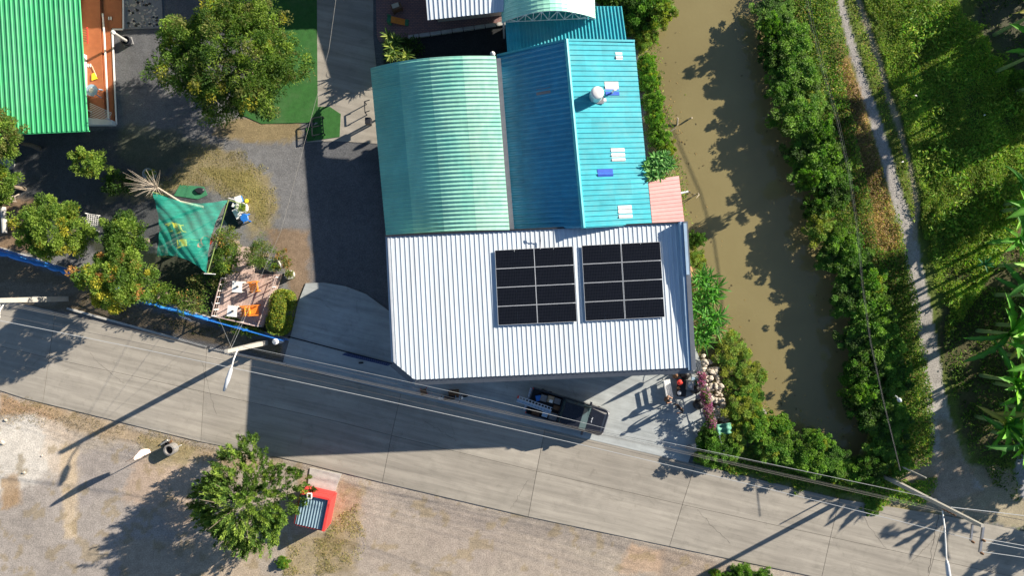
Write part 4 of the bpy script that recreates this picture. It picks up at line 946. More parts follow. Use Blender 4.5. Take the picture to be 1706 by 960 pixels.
# ------------------------------------------------------------------ flag, ring bin, red hut
fb = P(273, 745)
fl = thing('feather_flag', 'pale pink feather flag on a thin pole in the sandy lot', 'flag', fb)
MB().tube([(0,0,0),(0,0,1.6),(-.02,0,3.0),(-.12,-.02,3.5)], [.03,.025,.018,.01], 6).build('pole', 'dark', fl, local=True)
fv = []; nn = 10
for k in range(nn+1):
    z = 1.65 + 1.85*k/nn; w = .46*math.sin(math.pi*(.12+.85*k/nn))**.6; x0 = -.12*max(0,(z-3))**1.5
    for y, s_ in ((-.01,1),(.01,1)): fv += [Vector((x0, y, z)), Vector((x0 - w*.30 + .03*math.sin(k), y + w*.80, z))]
fs = []
for k in range(nn):
    o4 = k*4; fs += [(o4, o4+1, o4+5, o4+4), (o4+2, o4+6, o4+7, o4+3), (o4+1, o4+3, o4+7, o4+5), (o4, o4+4, o4+6, o4+2)]
fs += [(0,2,3,1), (nn*4, nn*4+1, nn*4+3, nn*4+2)]
MB().add(fv, fs).build('banner', 'pinkflag', fl, local=True)
tb_ = thing('ring_bin', 'upright concrete ring with a dark hollow beside the flag', 'bin', P(289,747))
MB().lathe((0,0,0), [(.34,0),(.36,0),(.36,.62),(.26,.64),(.25,.1),(.02,.08)], 24).build('ring', 'ringdark', tb_, local=True, smooth=False)
MB().lathe((0,0,.05), [(.24,0),(.24,.2)], 14).build('rubbish', 'black', tb_, local=True)
mb = MB(); mb.tube([P(290,748,.64), P(302,742,.75)], .03, 6); single(mb, 'white_stick', 'white', 'white stick resting on the rim of the concrete ring', 'stick')
jb = thing('debris_pile', 'small pile of dark scrap and a pale pipe behind the ring', 'debris', P(277,736)); rnd = random.Random(6)
MB().tube([P(268,741,.08), P(279,734,.2)], .06, 6).build('pipe', 'kerb', jb)
for k in range(9): p = P(275 + rnd.uniform(-9,14), 738 + rnd.uniform(-6,6)); MB().box((p.x,p.y,.07), (rnd.uniform(.1,.28),rnd.uniform(.08,.2),.14), rnd.random()*3).build('scrap', rnd.choice(('dark','brown','grey')), jb)
mb = MB(); mb.tube([P(250,748,.03), P(232,757,.03), P(210,770,.02)], .012, 5); single(mb, 'cord', 'brown', 'thin brown cord on the sand under the flag', 'cord')
hut = thing('red_hut', 'small red walled hut with a blue ribbed roof beside the spiky tree', 'hut', P(530,850))
zt = 1.6; hN = [P(500,822,zt), P(549,833,zt), P(538,887,zt), P(489,876,zt)]
for (i0, i1, zz_, tt_) in ((0,1,zt,.12),(1,2,zt,.16),(2,3,zt-.24,.10),(3,0,zt-.24,.10)):
    a, b = hN[i0], hN[i1]; MB().bar(Vector((a.x,a.y,zz_/2)).lerp(Vector((b.x,b.y,zz_/2)), .012), Vector((a.x,a.y,zz_/2)).lerp(Vector((b.x,b.y,zz_/2)), .985), tt_, zz_).build('wall', 'redpaint', hut)
hF = bil(*[p - Vector((0,0,.20)) for p in hN])
for i in range(5): corr(hF, 'roof_sheet', 'hutroof', hut, .02+i*.192, .02+(i+1)*.192, .02, .98, 2, TRAP, 1, .05)
q = P(515.6,827,zt+.05)
vb_ = thing('white_box_frame', 'small white open square frame on the hut corner', 'frame', q)
for dx, dy, w, l in ((0,.16,.28,.05),(0,-.16,.28,.05),(.13,0,.05,.27),(-.13,0,.05,.27)): MB().box((dx,dy,.0), (w,l,.12)).build('side', 'white', vb_, local=True)
mb = MB(); mb.bar(P(519,818,.9), P(553,826,.9), .03,.03); mb.bar(P(519,818,0), P(519,818,.9), .03,.03); mb.bar(P(553,826,0), P(553,826,.9), .03,.03); single(mb, 'hut_rail', 'red', 'thin red handrail along the north side of the hut', 'handrail')
mb = MB(); mb.bar(P(482,808,.5), P(493,797,.9), .06,.06); single(mb, 'white_plank', 'white', 'white plank leaning by the spiky tree', 'plank')

# ------------------------------------------------------------------ pickup truck
tr = thing('pickup_truck', 'black pickup truck with an open loaded bed on the forecourt', 'pickup truck')
rc, fc = P(886,669,1.0), P(1006,706,1.0); mid = (rc + fc)/2; tr.location = (mid.x, mid.y, .065); tr.rotation_euler = (0,0,math.atan2(fc.y-rc.y, fc.x-rc.x)); LT = (fc-rc).length + .35
hw = .86; hl = LT/2
def rect(x0,x1,w,r0=.0,r1=.0,n=5):
    pts = []
    for (cx, cy, a0, r) in ((x1-r1, w-r1, 0, r1), (x0+r0, w-r0, 90, r0), (x0+r0, -w+r0, 180, r0), (x1-r1, -w+r1, 270, r1)):
        pts += [(cx + r*math.cos(R(a0 + 90*k/n)), cy + r*math.sin(R(a0 + 90*k/n))) for k in range(n+1)] if r > 0 else [(cx, cy)]
    return pts
xb = -hl + .40*LT; xr = -hl + .66*LT; xw = -hl + .80*LT
MB().prism(rect(xb, hl-.05, hw, .02, .30), .35, .92, .03).build('body', 'paint', tr, local=True)
mb = MB(); mb.hexa([Vector((xw-.25,-hw+.06,.9)),Vector((hl-.12,-hw+.18,.9)),Vector((hl-.12,hw-.18,.9)),Vector((xw-.25,hw-.06,.9))],[Vector((xw-.2,-hw+.12,1.10)),Vector((hl-.28,-hw+.28,1.0)),Vector((hl-.28,hw-.28,1.0)),Vector((xw-.2,hw-.12,1.10))]); mb.build('hood', 'paint', tr, local=True)
mb = MB(); mb.hexa([Vector((xb+.02,-hw+.05,.92)),Vector((xw-.02,-hw+.05,.92)),Vector((xw-.02,hw-.05,.92)),Vector((xb+.02,hw-.05,.92))],[Vector((xb+.15,-hw+.17,1.56)),Vector((xr,-hw+.17,1.56)),Vector((xr,hw-.17,1.56)),Vector((xb+.15,hw-.17,1.56))]); mb.build('cab', 'glass', tr, local=True)
MB().prism(rect(xb+.12, xr+.03, hw-.15, .1, .12), 1.56, 1.62, .03).build('roof', 'paint', tr, local=True)
for s_ in (-1,1):
    for (xa, za, xc, zc) in ((xw-.03,.93,xr,1.57),(xb+.05,.93,xb+.16,1.57),((xb+xw)/2-.05,.93,(xb+xr)/2+.05,1.57)): MB().bar((xa, s_*(hw-.05), za), (xc, s_*(hw-.165), zc), .07,.05).build('pillar', 'paint', tr, local=True)
    m = MB(); m.box((xw-.32, s_*(hw+.12), 1.05), (.12,.22,.15)).build('mirror', 'paint', tr, local=True)
    MB().box((hl-.12, s_*(hw-.26), .78), (.16,.30,.16), s_*-.35).build('headlight', 'lens', tr, local=True)
    MB().box((-hl+.02, s_*(hw-.05), .85), (.05,.09,.28)).build('tail_light', 'redlens', tr, local=True)
    MB().box((-hl+.02+(xb+hl)/2, s_*(hw-.03), .72), (xb+hl-.04,.06,.5)).build('bed_side', 'paint', tr, local=True)
    MB().bar((xw+.03, s_*.02, 1.07), (xw+.1, s_*(hw-.2), 1.02), .06,.03).build('cowl', 'flash', tr, local=True)
    MB().bar((xw-.06, s_*.1+.1, 1.1), (xw-.25, s_*.1+.55, 1.28), .02,.02).build('wiper', 'black', tr, local=True)
    for x in (-hl+.95, hl-.95):
        w = MB(); w.tube([(x, s_*(hw-.26), .36), (x, s_*(hw+.01), .36)], .36, 20); wo = w.build('tyre', 'rubber', tr, local=True)
        MB().tube([(x, s_*(hw-.1), .36), (x, s_*(hw+.02), .36)], .21, 14).build('rim', 'chrome', wo, local=True)
MB().box((-hl+(xb+hl)/2, 0, .52), (xb+hl-.05, 2*hw-.12, .06)).build('bed_floor', 'black', tr, local=True)
MB().box((-hl+.03, 0, .72), (.06, 2*hw-.16, .5)).build('tailgate', 'paint', tr, local=True)
MB().box((xb-.02, 0, .74), (.05, 2*hw-.14, .5)).build('bulkhead', 'paint', tr, local=True)
MB().prism(rect(hl-.2, hl+.04, hw-.02, .0, .16), .36, .62, .02).build('front_bumper', 'chrome', tr, local=True); MB().box((-hl-.08,0,.45), (.14, 2*hw-.2, .14)).build('rear_bumper', 'chrome', tr, local=True)
MB().box((-hl+.28*LT, 0, .42), (LT*.5, 1.0, .16)).build('chassis', 'black', tr, local=True)
TM = Matrix.Translation(tr.location) @ Matrix.Rotation(tr.rotation_euler.z, 4, 'Z')
def cargo(name, px, py, z, d, mat, label, cat, rz=0, parts=None):
    p = P(px, py, z + d[2]); t_ = thing(name, label, cat, (p.x, p.y, z), tr.rotation_euler.z + rz); w, l, h = d
    MB().box((0,0,h/2), d).build('body', mat, t_, local=True); MB().box((0,0,h+.01), (w*.9,l*.9,.02)).build('lid', parts or mat, t_, local=True)
zb = .62
cargo('cargo_box', 906,664,zb,(.42,.42,.35),'grey','grey box in the pickup bed left of the cardboard box','box')
cargo('cargo_box', 917.5,666,zb,(.40,.42,.42),'cardboard','cardboard box with a white parcel in the pickup bed','box'); cargo('parcel', 918,669,zb+.44,(.22,.2,.05),'white','white parcel lying on the cardboard box','parcel')
cargo('tool_bag', 897,664,zb,(.35,.35,.3),'blue','blue tool bag in the rear corner of pickup bed','bag', .5)
cargo('tool_case', 928.5,669,zb,(.45,.4,.35),'black','black tool case against the pickup cab','case', parts='grey')
cargo('power_tool', 927,680,zb,(.4,.3,.3),'brown','reddish brown tool box behind the pickup cab','tool box')
cargo('cargo_box', 908,691,zb,(.36,.34,.36),'white','white and blue box near the lower bed side','box', parts='bluewall')
cargo('cargo_box', 922,695,zb,(.58,.48,.32),'grey','large grey box in the lower front bed corner','box')
cargo('sack', 892,690,zb,(.5,.4,.2),'brown','brown sack in the lower rear of the pickup bed','sack')
ld = thing('ladder', 'folded aluminium ladder with red feet lying over the tailgate', 'ladder', P(890,672,1.05))
la, lb_ = P(862,664,1.08), P(919,684,1.12); dv = (lb_-la).normalized(); pv = Vector((-dv.y, dv.x, 0))
for o_, nm_ in ((.16,'rail'),(-.0,'rail'),(-.04,'rail'),(-.22,'rail')): MB().bar(la + pv*(o_-.0), lb_ + pv*(o_-.0), .035,.07).build('rail', 'tank', ld)
for k in range(11): q = la.lerp(lb_, (k+.5)/11); MB().bar(q + pv*.15, q + pv*.0, .06,.04).build('rung', 'tank', ld); MB().bar(q - pv*.05, q - pv*.21, .19,.03).build('rung', 'bluewall', ld)
MB().bar(la + pv*.18 + dv*.02, la + pv*.0 + dv*.02, .1,.09).build('foot', 'red', ld)

# ------------------------------------------------------------------ parked motorbike, red stool
mk = thing('motorbike', 'pale blue and black motorbike parked on the shaded forecourt', 'motorbike')
p0_, p1_ = P(738,662,.3), P(775,660,.3); mk.location = ((p0_.x+p1_.x)/2, (p0_.y+p1_.y)/2, .06); mk.rotation_euler = (0,0,math.atan2(p1_.y-p0_.y, p1_.x-p0_.x))
for x in (-.6,.62):
    pr_ = [(x + .24*math.cos(k*.524), 0, .29 + .24*math.sin(k*.524)) for k in range(13)]
    wo = MB().tube(pr_, .05, 6).build('tyre', 'rubber', mk, local=True)
    MB().tube([(x,-.05,.29),(x,.05,.29)], .1, 10).build('hub', 'chrome', wo, local=True)
MB().hexa([Vector((-.75,-.1,.4)),Vector((.2,-.12,.3)),Vector((.2,.12,.3)),Vector((-.75,.1,.4))],[Vector((-.7,-.09,.68)),Vector((.15,-.11,.6)),Vector((.15,.11,.6)),Vector((-.7,.09,.68))]).build('body', 'bluewall', mk, local=True)
MB().prism(rect(-.62,.12,.13,.1,.08), .68, .80, .04).build('seat', 'black', mk, local=True)
MB().hexa([Vector((.3,-.2,.3)),Vector((.4,-.17,.3)),Vector((.4,.17,.3)),Vector((.3,.2,.3))],[Vector((.42,-.12,.95)),Vector((.5,-.1,.95)),Vector((.5,.1,.95)),Vector((.42,.12,.95))]).build('leg_shield', 'bluewall', mk, local=True)
MB().tube([(.35,-.34,1.0),(.46,-.12,1.03),(.46,.12,1.03),(.35,.34,1.0)], .022, 6).build('handlebar', 'black', mk, local=True)
MB().lathe((.55,0,.93), [(.02,-.08),(.09,-.04),(.1,.02),(.04,.08)], 10).build('headlight', 'lens', mk, local=True)
for s_ in (-1,1):
    MB().tube([(.47,s_*.06,.95),(.62,s_*.07,.3)], .02, 6).build('fork', 'chrome', mk, local=True)
    MB().tube([(.4,s_*.26,1.02),(.38,s_*.3,1.15)], .012, 5).build('mirror_stem', 'black', mk, local=True)
MB().tube([(-.95,0,.62),(-.7,0,.72)], .07, 8).build('rear_fender', 'white', mk, local=True)
simplebox('luggage_bag', 757, 655, (.62,.45,.62), .1, 'brown', 'dark brown bag standing against the parked motorbike', 'bag')
st = thing('red_stool', 'rusty red stool in front of the shaded eave', 'stool', P(707,652,.07), .2)
MB().prism(rect(-.2,.2,.2,.05,.05), .42, .47, .02).build('seat', 'brown', st, local=True)
for x in (-1,1):
    for y in (-1,1): MB().bar((x*.15,y*.15,.42), (x*.2,y*.2,0), .04).build('leg', 'redpaint', st, local=True)

# ------------------------------------------------------------------ people
def person(loc, rz, label, pose, cols, scale=1.0):
    "body grown over a skeleton as one continuous surface, then coloured by the nearest bone"
    J = dict(pel=(0,0,.95), sp=(0,0,1.15), ch=(0,0,1.36), nk=(0.01,0,1.50), hd=(.03,0,1.60), tp=(.03,0,1.70), nose=(.13,0,1.60))
    for s_, n_ in ((1,'l'),(-1,'r')):
        J.update({'hp'+n_:(0,s_*.10,.90), 'kn'+n_:(.03,s_*.12,.50), 'an'+n_:(0,s_*.13,.09), 'to'+n_:(.17,s_*.15,.035), 'sh'+n_:(0,s_*.19,1.40), 'el'+n_:(-.02,s_*.27,1.12), 'wr'+n_:(.08,s_*.29,.88), 'pa'+n_:(.10,s_*.285,.80)})
    J.update(pose)
    bones = [('pel','sp',.125,'top'),('sp','ch',.14,'top'),('ch','nk',.06,'skin'),('nk','hd',.085,'skin'),('hd','tp',.09,'hair')]
    rad = dict(pel=.13, sp=.125, ch=.15, nk=.055, hd=.09, tp=.075)
    for n_ in 'lr':
        bones += [('pel','hp'+n_,.1,'leg'),('hp'+n_,'kn'+n_,.08,'leg'),('kn'+n_,'an'+n_,.05,'leg'),('an'+n_,'to'+n_,.04,'shoe'),('ch','sh'+n_,.07,'top'),('sh'+n_,'el'+n_,.05,'top'),('el'+n_,'wr'+n_,.035,'skin'),('wr'+n_,'pa'+n_,.035,'skin')]
        rad.update({'hp'+n_:.095,'kn'+n_:.062,'an'+n_:.042,'to'+n_:.035,'sh'+n_:.065,'el'+n_:.045,'wr'+n_:.028,'pa'+n_:.034})
        pa = Vector(J['pa'+n_]); wr = Vector(J['wr'+n_]); d = (pa-wr).normalized(); sd_ = Vector((1,0,0)) if abs(d.x) < .7 else Vector((0,1,0))
        for k in range(4):
            f0 = pa + sd_*(k-1.5)*.02 + d*.02; f1 = f0 + d*(.05,.06,.055,.04)[k] + Vector((0,0,-.01)); J['f%d'%k+n_] = tuple(f0); J['g%d'%k+n_] = tuple(f1); bones += [('pa'+n_,'f%d'%k+n_,.012,'skin'),('f%d'%k+n_,'g%d'%k+n_,.009,'skin')]; rad['f%d'%k+n_] = .010; rad['g%d'%k+n_] = .008
        th = pa + sd_*.045; J['t'+n_] = tuple(th); bones.append(('pa'+n_,'t'+n_,.01,'skin')); rad['t'+n_] = .010
    names = [k for k in J if k != 'nose']; ix = {k:i for i,k in enumerate(names)}
    me = bpy.data.meshes.new('body_rig'); me.from_pydata([Vector(J[k])*scale for k in names], [(ix[a],ix[b]) for a,b,_,_ in bones], [])
    o = bpy.data.objects.new('body_rig', me); C.objects.link(o); o.modifiers.new('Skin','SKIN'); sb = o.modifiers.new('Sub','SUBSURF'); sb.levels = 1; sb.render_levels = 1
    for k, i in ix.items(): me.skin_vertices[0].data[i].radius = (rad[k]*scale,)*2
    me.skin_vertices[0].data[ix['pel']].use_root = True
    dg = bpy.context.evaluated_depsgraph_get(); dg.update(); m2 = bpy.data.meshes.new_from_object(o.evaluated_get(dg)); bpy.data.objects.remove(o)
    m2.name = 'body'; order = ['skin','top','leg','shoe','hair']; m2.materials.clear()
    for k in order: m2.materials.append(MT[cols[k]])
    for f in m2.polygons:
        c = f.center/scale; best = 9
        for a, b, r, mt in bones:
            A = Vector(J[a]); Bq = Vector(J[b]); d = Bq - A; tt = max(0, min(1, (c-A).dot(d)/max(1e-6, d.length_squared))); e = (c - A - d*tt).length - r
            if e < best: best = e; f.material_index = order.index(mt)
        f.use_smooth = True
    t_ = thing('person', label, 'person', loc, rz); link('body', m2, t_)
    hd = Vector(J['hd'])*scale; tpv = Vector(J['tp'])*scale
    MB().lathe(hd + Vector((-.015,0,.0)), [(.085,-.0),(.105,.03),(.10,.08),(.06,.13),(.01,.145)], 12).build('hair', cols['hair'], t_, smooth=True, local=True)
    MB().lathe(hd + Vector((.10,0,-.01)), [(.002,-.03),(.018,-.02),(.012,.02),(.002,.04)], 6).build('nose', cols['skin'], t_, local=True)
    for s_ in (-1,1):
        MB().lathe(hd + Vector((.0,s_*.09,-.01)), [(.005,-.03),(.018,0),(.005,.03)], 6).build('ear', cols['skin'], t_, local=True); MB().lathe(hd + Vector((.088,s_*.03,.015)), [(.002,-.008),(.009,0),(.002,.008)], 6).build('eye', 'black', t_, local=True)
    return t_
dark_c = dict(skin='skin', top='shirt', leg='black', shoe='dark', hair='hair'); brn = dict(skin='skin', top='brown', leg='grey', shoe='dark', hair='hair')
person(P(1127,676,.07), R(215), 'person in dark clothes standing on the sunny forecourt', dict(ell=(.12,.27,1.15), wrl=(.26,.18,1.1), pal=(.32,.15,1.1)), dark_c)
sit = dict(pel=(0,0,.52), sp=(-.02,0,.72), ch=(0,0,.94), nk=(.03,0,1.08), hd=(.06,0,1.18), tp=(.06,0,1.28))
for s_, n_ in ((1,'l'),(-1,'r')): sit.update({'hp'+n_:(0,s_*.10,.50), 'kn'+n_:(.42,s_*.13,.50), 'an'+n_:(.42,s_*.13,.09), 'to'+n_:(.58,s_*.14,.035), 'sh'+n_:(0,s_*.19,.98), 'el'+n_:(.06,s_*.25,.72), 'wr'+n_:(.28,s_*.16,.62), 'pa'+n_:(.35,s_*.14,.60)})
person(P(1106,663,.07), R(-10), 'person in brown sitting at the lower end of the white bench', sit, brn)
# bench
bn = thing('white_bench', 'long white bench with a slatted back on the forecourt', 'bench', P(1108,649,.07))
u0, u1 = P(1106,634,.45), P(1112,664,.45); dv = (u1-u0).normalized(); pv = Vector((-dv.y, dv.x, 0))
for k in range(4): o_ = pv*(.05 + k*.1); MB().bar(u0 + o_, u1 + o_, .08,.03).build('seat_slat', 'white', bn)
for z in (.62,.84): MB().bar(u0 - pv*.06 + Vector((0,0,z-.45)), u1 - pv*.08 + Vector((0,0,z-.45)), .03,.13).build('back_slat', 'white', bn)
for q in (u0.lerp(u1,.06), u0.lerp(u1,.94)):
    MB().bar(q + pv*.38 - Vector((0,0,.02)), q + pv*.38 - Vector((0,0,.38)), .05).build('leg', 'white', bn); MB().bar(q - pv*.04 + Vector((0,0,.45)), q - pv*.04 - Vector((0,0,.38)), .05).build('leg', 'white', bn); MB().bar(q - pv*.03 - Vector((0,0,.04)), q + pv*.38 - Vector((0,0,.04)), .05).build('cross_brace', 'white', bn)
um = thing('closed_parasol', 'tall closed grey parasol at the forecourt edge under the eave', 'parasol', P(1113,617,.07))
MB().tube([(0,0,0),(0,0,2.05)], .025, 8).build('pole', 'steel', um, local=True); MB().lathe((0,0,0), [(.26,0),(.26,.08),(.05,.12)], 16).build('base', 'dark', um, local=True)
MB().lathe((0,0,0), [(.03,.75),(.17,.85),(.15,1.2),(.10,1.7),(.03,2.0)], 10).build('canopy', 'grey', um, local=True)
# cart with pots, machine, chair, bins at the corner
ct = thing('black_cart', 'black flat cart carrying pots at the forecourt corner', 'cart', P(1133,646,.07), R(-5))
MB().box((0,0,.5), (.58,1.05,.05)).build('tray', 'black', ct, local=True); MB().box((0,0,.2), (.5,.95,.04)).build('shelf', 'black', ct, local=True)
for x in (-1,1):
    for y in (-1,1): MB().box((x*.24,y*.46,.24), (.04,.04,.48)).build('leg', 'black', ct, local=True)
def pot(px, py, z, r, h, mat, label, nm_='cooking_pot'):
    p = P(px, py, z); t_ = thing(nm_, label, 'pot', p)
    MB().lathe((0,0,0), [(r*.7,0),(r,h*.4),(r*.95,h),(r*.8,h),(r*.7,h*.4)], 14).build('body', mat, t_, local=True); MB().lathe((0,0,h-.01), [(r*.82,0),(r*.5,.04),(.03,.05),(.02,.09)], 12).build('lid', mat, t_, local=True)
pot(1132,637,.6,.19,.22,'red','orange red pot on the black cart'); pot(1130,647,.6,.12,.15,'brown','small brown pot on the black cart'); pot(1131.5,655,.6,.14,.07,'white','shallow white dish on the black cart')
mc = thing('grill_machine', 'grey metal grill machine right of the black cart', 'machine', P(1145,640,.07), R(-5))
MB().box((0,0,.45), (.45,.6,.7)).build('cabinet', 'grey', mc, local=True); MB().lathe((0,.05,.8), [(.2,0),(.22,.12),(.1,.2)], 12).build('hopper', 'steel', mc, local=True)
for x in (-1,1):
    for y in (-1,1): MB().box((x*.2,y*.26,.05), (.05,.05,.1)).build('foot', 'dark', mc, local=True)
cc = thing('folding_chair', 'pale blue folding chair at the forecourt corner', 'chair', P(1155,634,.07), R(-5))
for k in range(6): MB().box((-.2+k*.08,0,.45), (.065,.5,.03)).build('seat_slat', 'bluewall', cc, local=True)
for k in range(3): MB().box((.26,0,.6+k*.11), (.03,.5,.08)).build('back_slat', 'bluewall', cc, local=True)
for x in (-1,1):
    for y in (-1,1): MB().bar((x*.22,y*.25,.85 if x > 0 else .45), (x*.2,y*.25,0), .03).build('leg', 'steel', cc, local=True)
def bagblob(px, py, r, h, label, mat='black', nm_='rubbish_bag', seed=0):
    rn = random.Random(seed); p = P(px, py, .07); mb = MB(); n = 12; prof = [(.6,0),(1.0,.25),(.95,.6),(.5,.9),(.12,1.0),(.18,1.12)]
    for q, z in prof: mb.v += [(p.x + r*q*rn.uniform(.85,1.12)*math.cos(6.283*j/n), p.y + r*q*rn.uniform(.85,1.12)*math.sin(6.283*j/n), .07 + z*h) for j in range(n)]
    mb.f = [(i*n+j, i*n+(j+1)%n, (i+1)*n+(j+1)%n, (i+1)*n+j) for i in range(5) for j in range(n)] + [tuple(range(5*n,6*n))]; mb.mi = [0]*len(mb.f)
    return single(mb, nm_, mat, label, 'bag', smooth=True)
bagblob(1157,646,.38,.6,'black bag beside the pale blue folding chair', seed=1); bagblob(1163,673,.36,.5,'black bag against the flowering fence', seed=2); bagblob(1140,624,.34,.55,'black bag above the orange red pot under the eave', seed=3); bagblob(1125,626,.22,.35,'brown bag next to the closed parasol', 'brown', seed=5)
wj = thing('white_scooter_cover', 'crumpled white cover on a small cart by the canal corner', 'cover', P(1158,745,.0)); mb = MB(); rn = random.Random(9)
for (a_, m_2) in ((0,'white'),(1,'grey')):
    mb = MB(); n = 10; c_ = P(1160 - a_*6, 744 + a_*2)
    for q, z in ((1,.0),(.9,.3),(.55,.55),(.15,.62)): mb.v += [(c_.x + .5*q*rn.uniform(.7,1.15)*math.cos(6.283*j/n), c_.y + .26*q*rn.uniform(.7,1.15)*math.sin(6.283*j/n), z*rn.uniform(.85,1.1)) for j in range(n)]
    mb.f = [(i*n+j, i*n+(j+1)%n, (i+1)*n+(j+1)%n, (i+1)*n+j) for i in range(3) for j in range(n)] + [tuple(range(3*n,4*n))]; mb.mi = [0]*len(mb.f); mb.build('fold', m_2, wj)
gtp = P(1204,717,.9); gv = []; n = 8
for j in range(n+1):
    for i in range(n+1): gv.append(P(1190 + i*3.4 + j*.4, 709 + j*2.2 - i*.5, .9 + .12*math.sin(i*1.3) + .08*math.cos(j*1.7)))
gf = [(j*(n+1)+i, (j+1)*(n+1)+i, (j+1)*(n+1)+i+1, j*(n+1)+i+1) for j in range(n) for i in range(n)]
gtt = thing('green_tarp', 'faded green tarpaulin scrap hanging in the bushes by the forecourt', 'tarpaulin', P(1204,717)); m = MB(); m.add(gv, gf); mm = m.build('cloth', 'tarpg', gtt, smooth=True)
sm = mm.modifiers.new('t','SOLIDIFY'); sm.thickness = .02
for q_ in ((1191,709),(1218,706),(1220,726)): p = P(*q_, .9); MB().tube([Vector((p.x,p.y,-.2)), Vector((p.x,p.y,.95))], .025, 5).build('stick', 'bark', gtt)
# fence posts between forecourt and canal
ff = thing('forecourt_fence', 'thin dark post and wire fence between forecourt and canal flowers', 'fence', P(1178,660))
fpz = [P(x,y) for x,y in ((1158,600),(1166,630),(1174,660),(1182,690),(1190,722),(1197,745))]
for p in fpz: MB().box((p.x,p.y,.6), (.08,.08,1.3)).build('post', 'fascia', ff)
for a, b in zip(fpz, fpz[1:]):
    for z in (.3,.7,1.1): MB().tube([a + Vector((0,0,z)), b + Vector((0,0,z))], .02, 5).build('rail', 'fascia', ff)
# logs and sticks in the canal
for q, (pts, r_, lb) in enumerate((([(1128,208),(1129,196)], .07, 'short brown stump standing in the water nearest the bank'), ([(1148,198),(1153,196)], .06, 'dark floating log end in the brown water'), ([(1112,222),(1127,212)], .04, 'thin dark branch lying from bank into the water'))):
    mb = MB(); mb.tube([P(*pts[0], -.5), P(*pts[1], -.2 if q < 2 else -.35)], [r_, r_*.8], 8); single(mb, 'driftwood', 'palebark', lb, 'driftwood')
bp2 = thing('water_pump_outlet', 'pale pipe outlet sticking out from the pink lean-to over the water', 'pipe', P(1140,320,0)); MB().tube([P(1133,322,.3), P(1146,319,.1)], .07, 8).build('pipe', 'flash', bp2); MB().tube([P(1146,319,.1), P(1150,321,-.5)], .04, 6).build('strut', 'dark', bp2)
for q, (a, b, lb) in enumerate((((1152,329),(1157,322),'curved pale branch rising from the water by the lean-to'),((1163,322),(1160,330),'small forked twig in the water right of the lean-to'))):
    mb = MB(); pa, pb = P(*a,-.55), P(*b,.1); mb.tube([pa, pa.lerp(pb,.5) + Vector((.1,.05,.1)), pb], [.03,.025,.01], 5); single(mb, 'water_twig', 'palebark', lb, 'branch')
mb = MB(); p = P(1149,428,.15); mb.bar(P(1143,428,.3), P(1156,429,.3), .06,.06); single(mb, 'white_pipe', 'white', 'short white pipe from the shop wall over the bank', 'pipe')
rs9 = np.random.RandomState(14); n9 = 900; k9 = rs9.randint(0, len(CAN) - 1, n9); cw9 = np.array(canw); t9 = rs9.rand(n9)[:, None]; b9 = cw9[k9]*(1 - t9) + cw9[k9 + 1]*t9 + rs9.randn(n9, 2)*.9
b9 = b9[np.abs(b9[:, 1]) < 24]; m9 = inside([tuple(p) for p in canw], b9[:, 0], b9[:, 1]); b9 = b9[m9]; n9 = len(b9)
a9 = rs9.rand(n9)*6.283; link_ = None
FLOATS = (np.column_stack([b9, np.full(n9, -.53)]), np.column_stack([np.cos(a9), np.sin(a9), np.zeros(n9)]), rs9.uniform(.05, .22, n9))
rk = thing('rubble_bank', 'pale rubble slope beside the pink flowers', 'rubble', P(1192,665)); rnd = random.Random(12)
for k in range(170):
    t_ = rnd.random(); x = lerp(1180,1200,t_) + rnd.uniform(-13,13); y = lerp(600,705,t_) + rnd.uniform(-10,10)
    if y < 640: x = x - 2
    p = P(x, y, .0); r = rnd.uniform(.07,.21); n = 6; a = rnd.random()*6; mb = MB()
    mb.prism([(p.x + r*rnd.uniform(.7,1.1)*math.cos(a+j*6.283/n), p.y + r*rnd.uniform(.6,1.0)*math.sin(a+j*6.283/n)) for j in range(n)], -.15, rnd.uniform(.1,.42), .07).build('rubble_stone', 'rock', rk)
for q, (px, py, s_) in enumerate(((4,738,1.0),(10,700,.8),(40,788,.7),(116,745,.5),(70,760,.5))):
    p = P(px, py); n = 7; a = q; mb = MB(); mb.prism([(p.x + .16*s_*rnd.uniform(.7,1.1)*math.cos(a+j*6.283/n), p.y + .16*s_*rnd.uniform(.6,1.0)*math.sin(a+j*6.283/n)) for j in range(n)], -.05, .12*s_, .05)
    single(mb, 'pale_stone', 'rock', ('white stone at the left edge of the lot','white stone just below the road verge','pale stone in the middle of chalky patch','small pale stone nearest the pole shadow','small pale stone on the chalky ground')[q], 'stone')

# ------------------------------------------------------------------ vegetation
def leafmesh(name, c, ax, nrm, L, Wd, col, mat='leaf', fold=.25):
    n = len(c); ax = ax/np.linalg.norm(ax, axis=1, keepdims=True); sd_ = np.cross(ax, nrm); sd_ /= np.linalg.norm(sd_, axis=1, keepdims=True) + 1e-9; up = np.cross(sd_, ax)
    L = L[:, None]; Wd = Wd[:, None]
    v = np.stack([c - ax*L*.5, c + sd_*Wd*.5 - ax*L*.05 + up*Wd*fold*.5, c + ax*L*.5 - up*L*.12, c - sd_*Wd*.5 - ax*L*.05 + up*Wd*fold*.5], 1).reshape(-1, 3)
    b = np.arange(n)[:, None]*4; F = np.concatenate([b + np.array([[0,1,2]]), b + np.array([[0,2,3]])], 1).reshape(-1, 3)
    return npmesh(name, v, F, mat, np.repeat(col, 4, 0), smooth=False)
DK, MD, LT_, YL, OR, OL = (np.array(c)*1.25 for c in ((.035,.075,.014),(.082,.145,.025),(.16,.23,.038),(.30,.28,.035),(.34,.18,.06),(.14,.15,.045)))
def pal(rs, n, cols, w):
    k = rs.choice(len(cols), n, p=np.array(w)/sum(w)); return np.array(cols)[k]
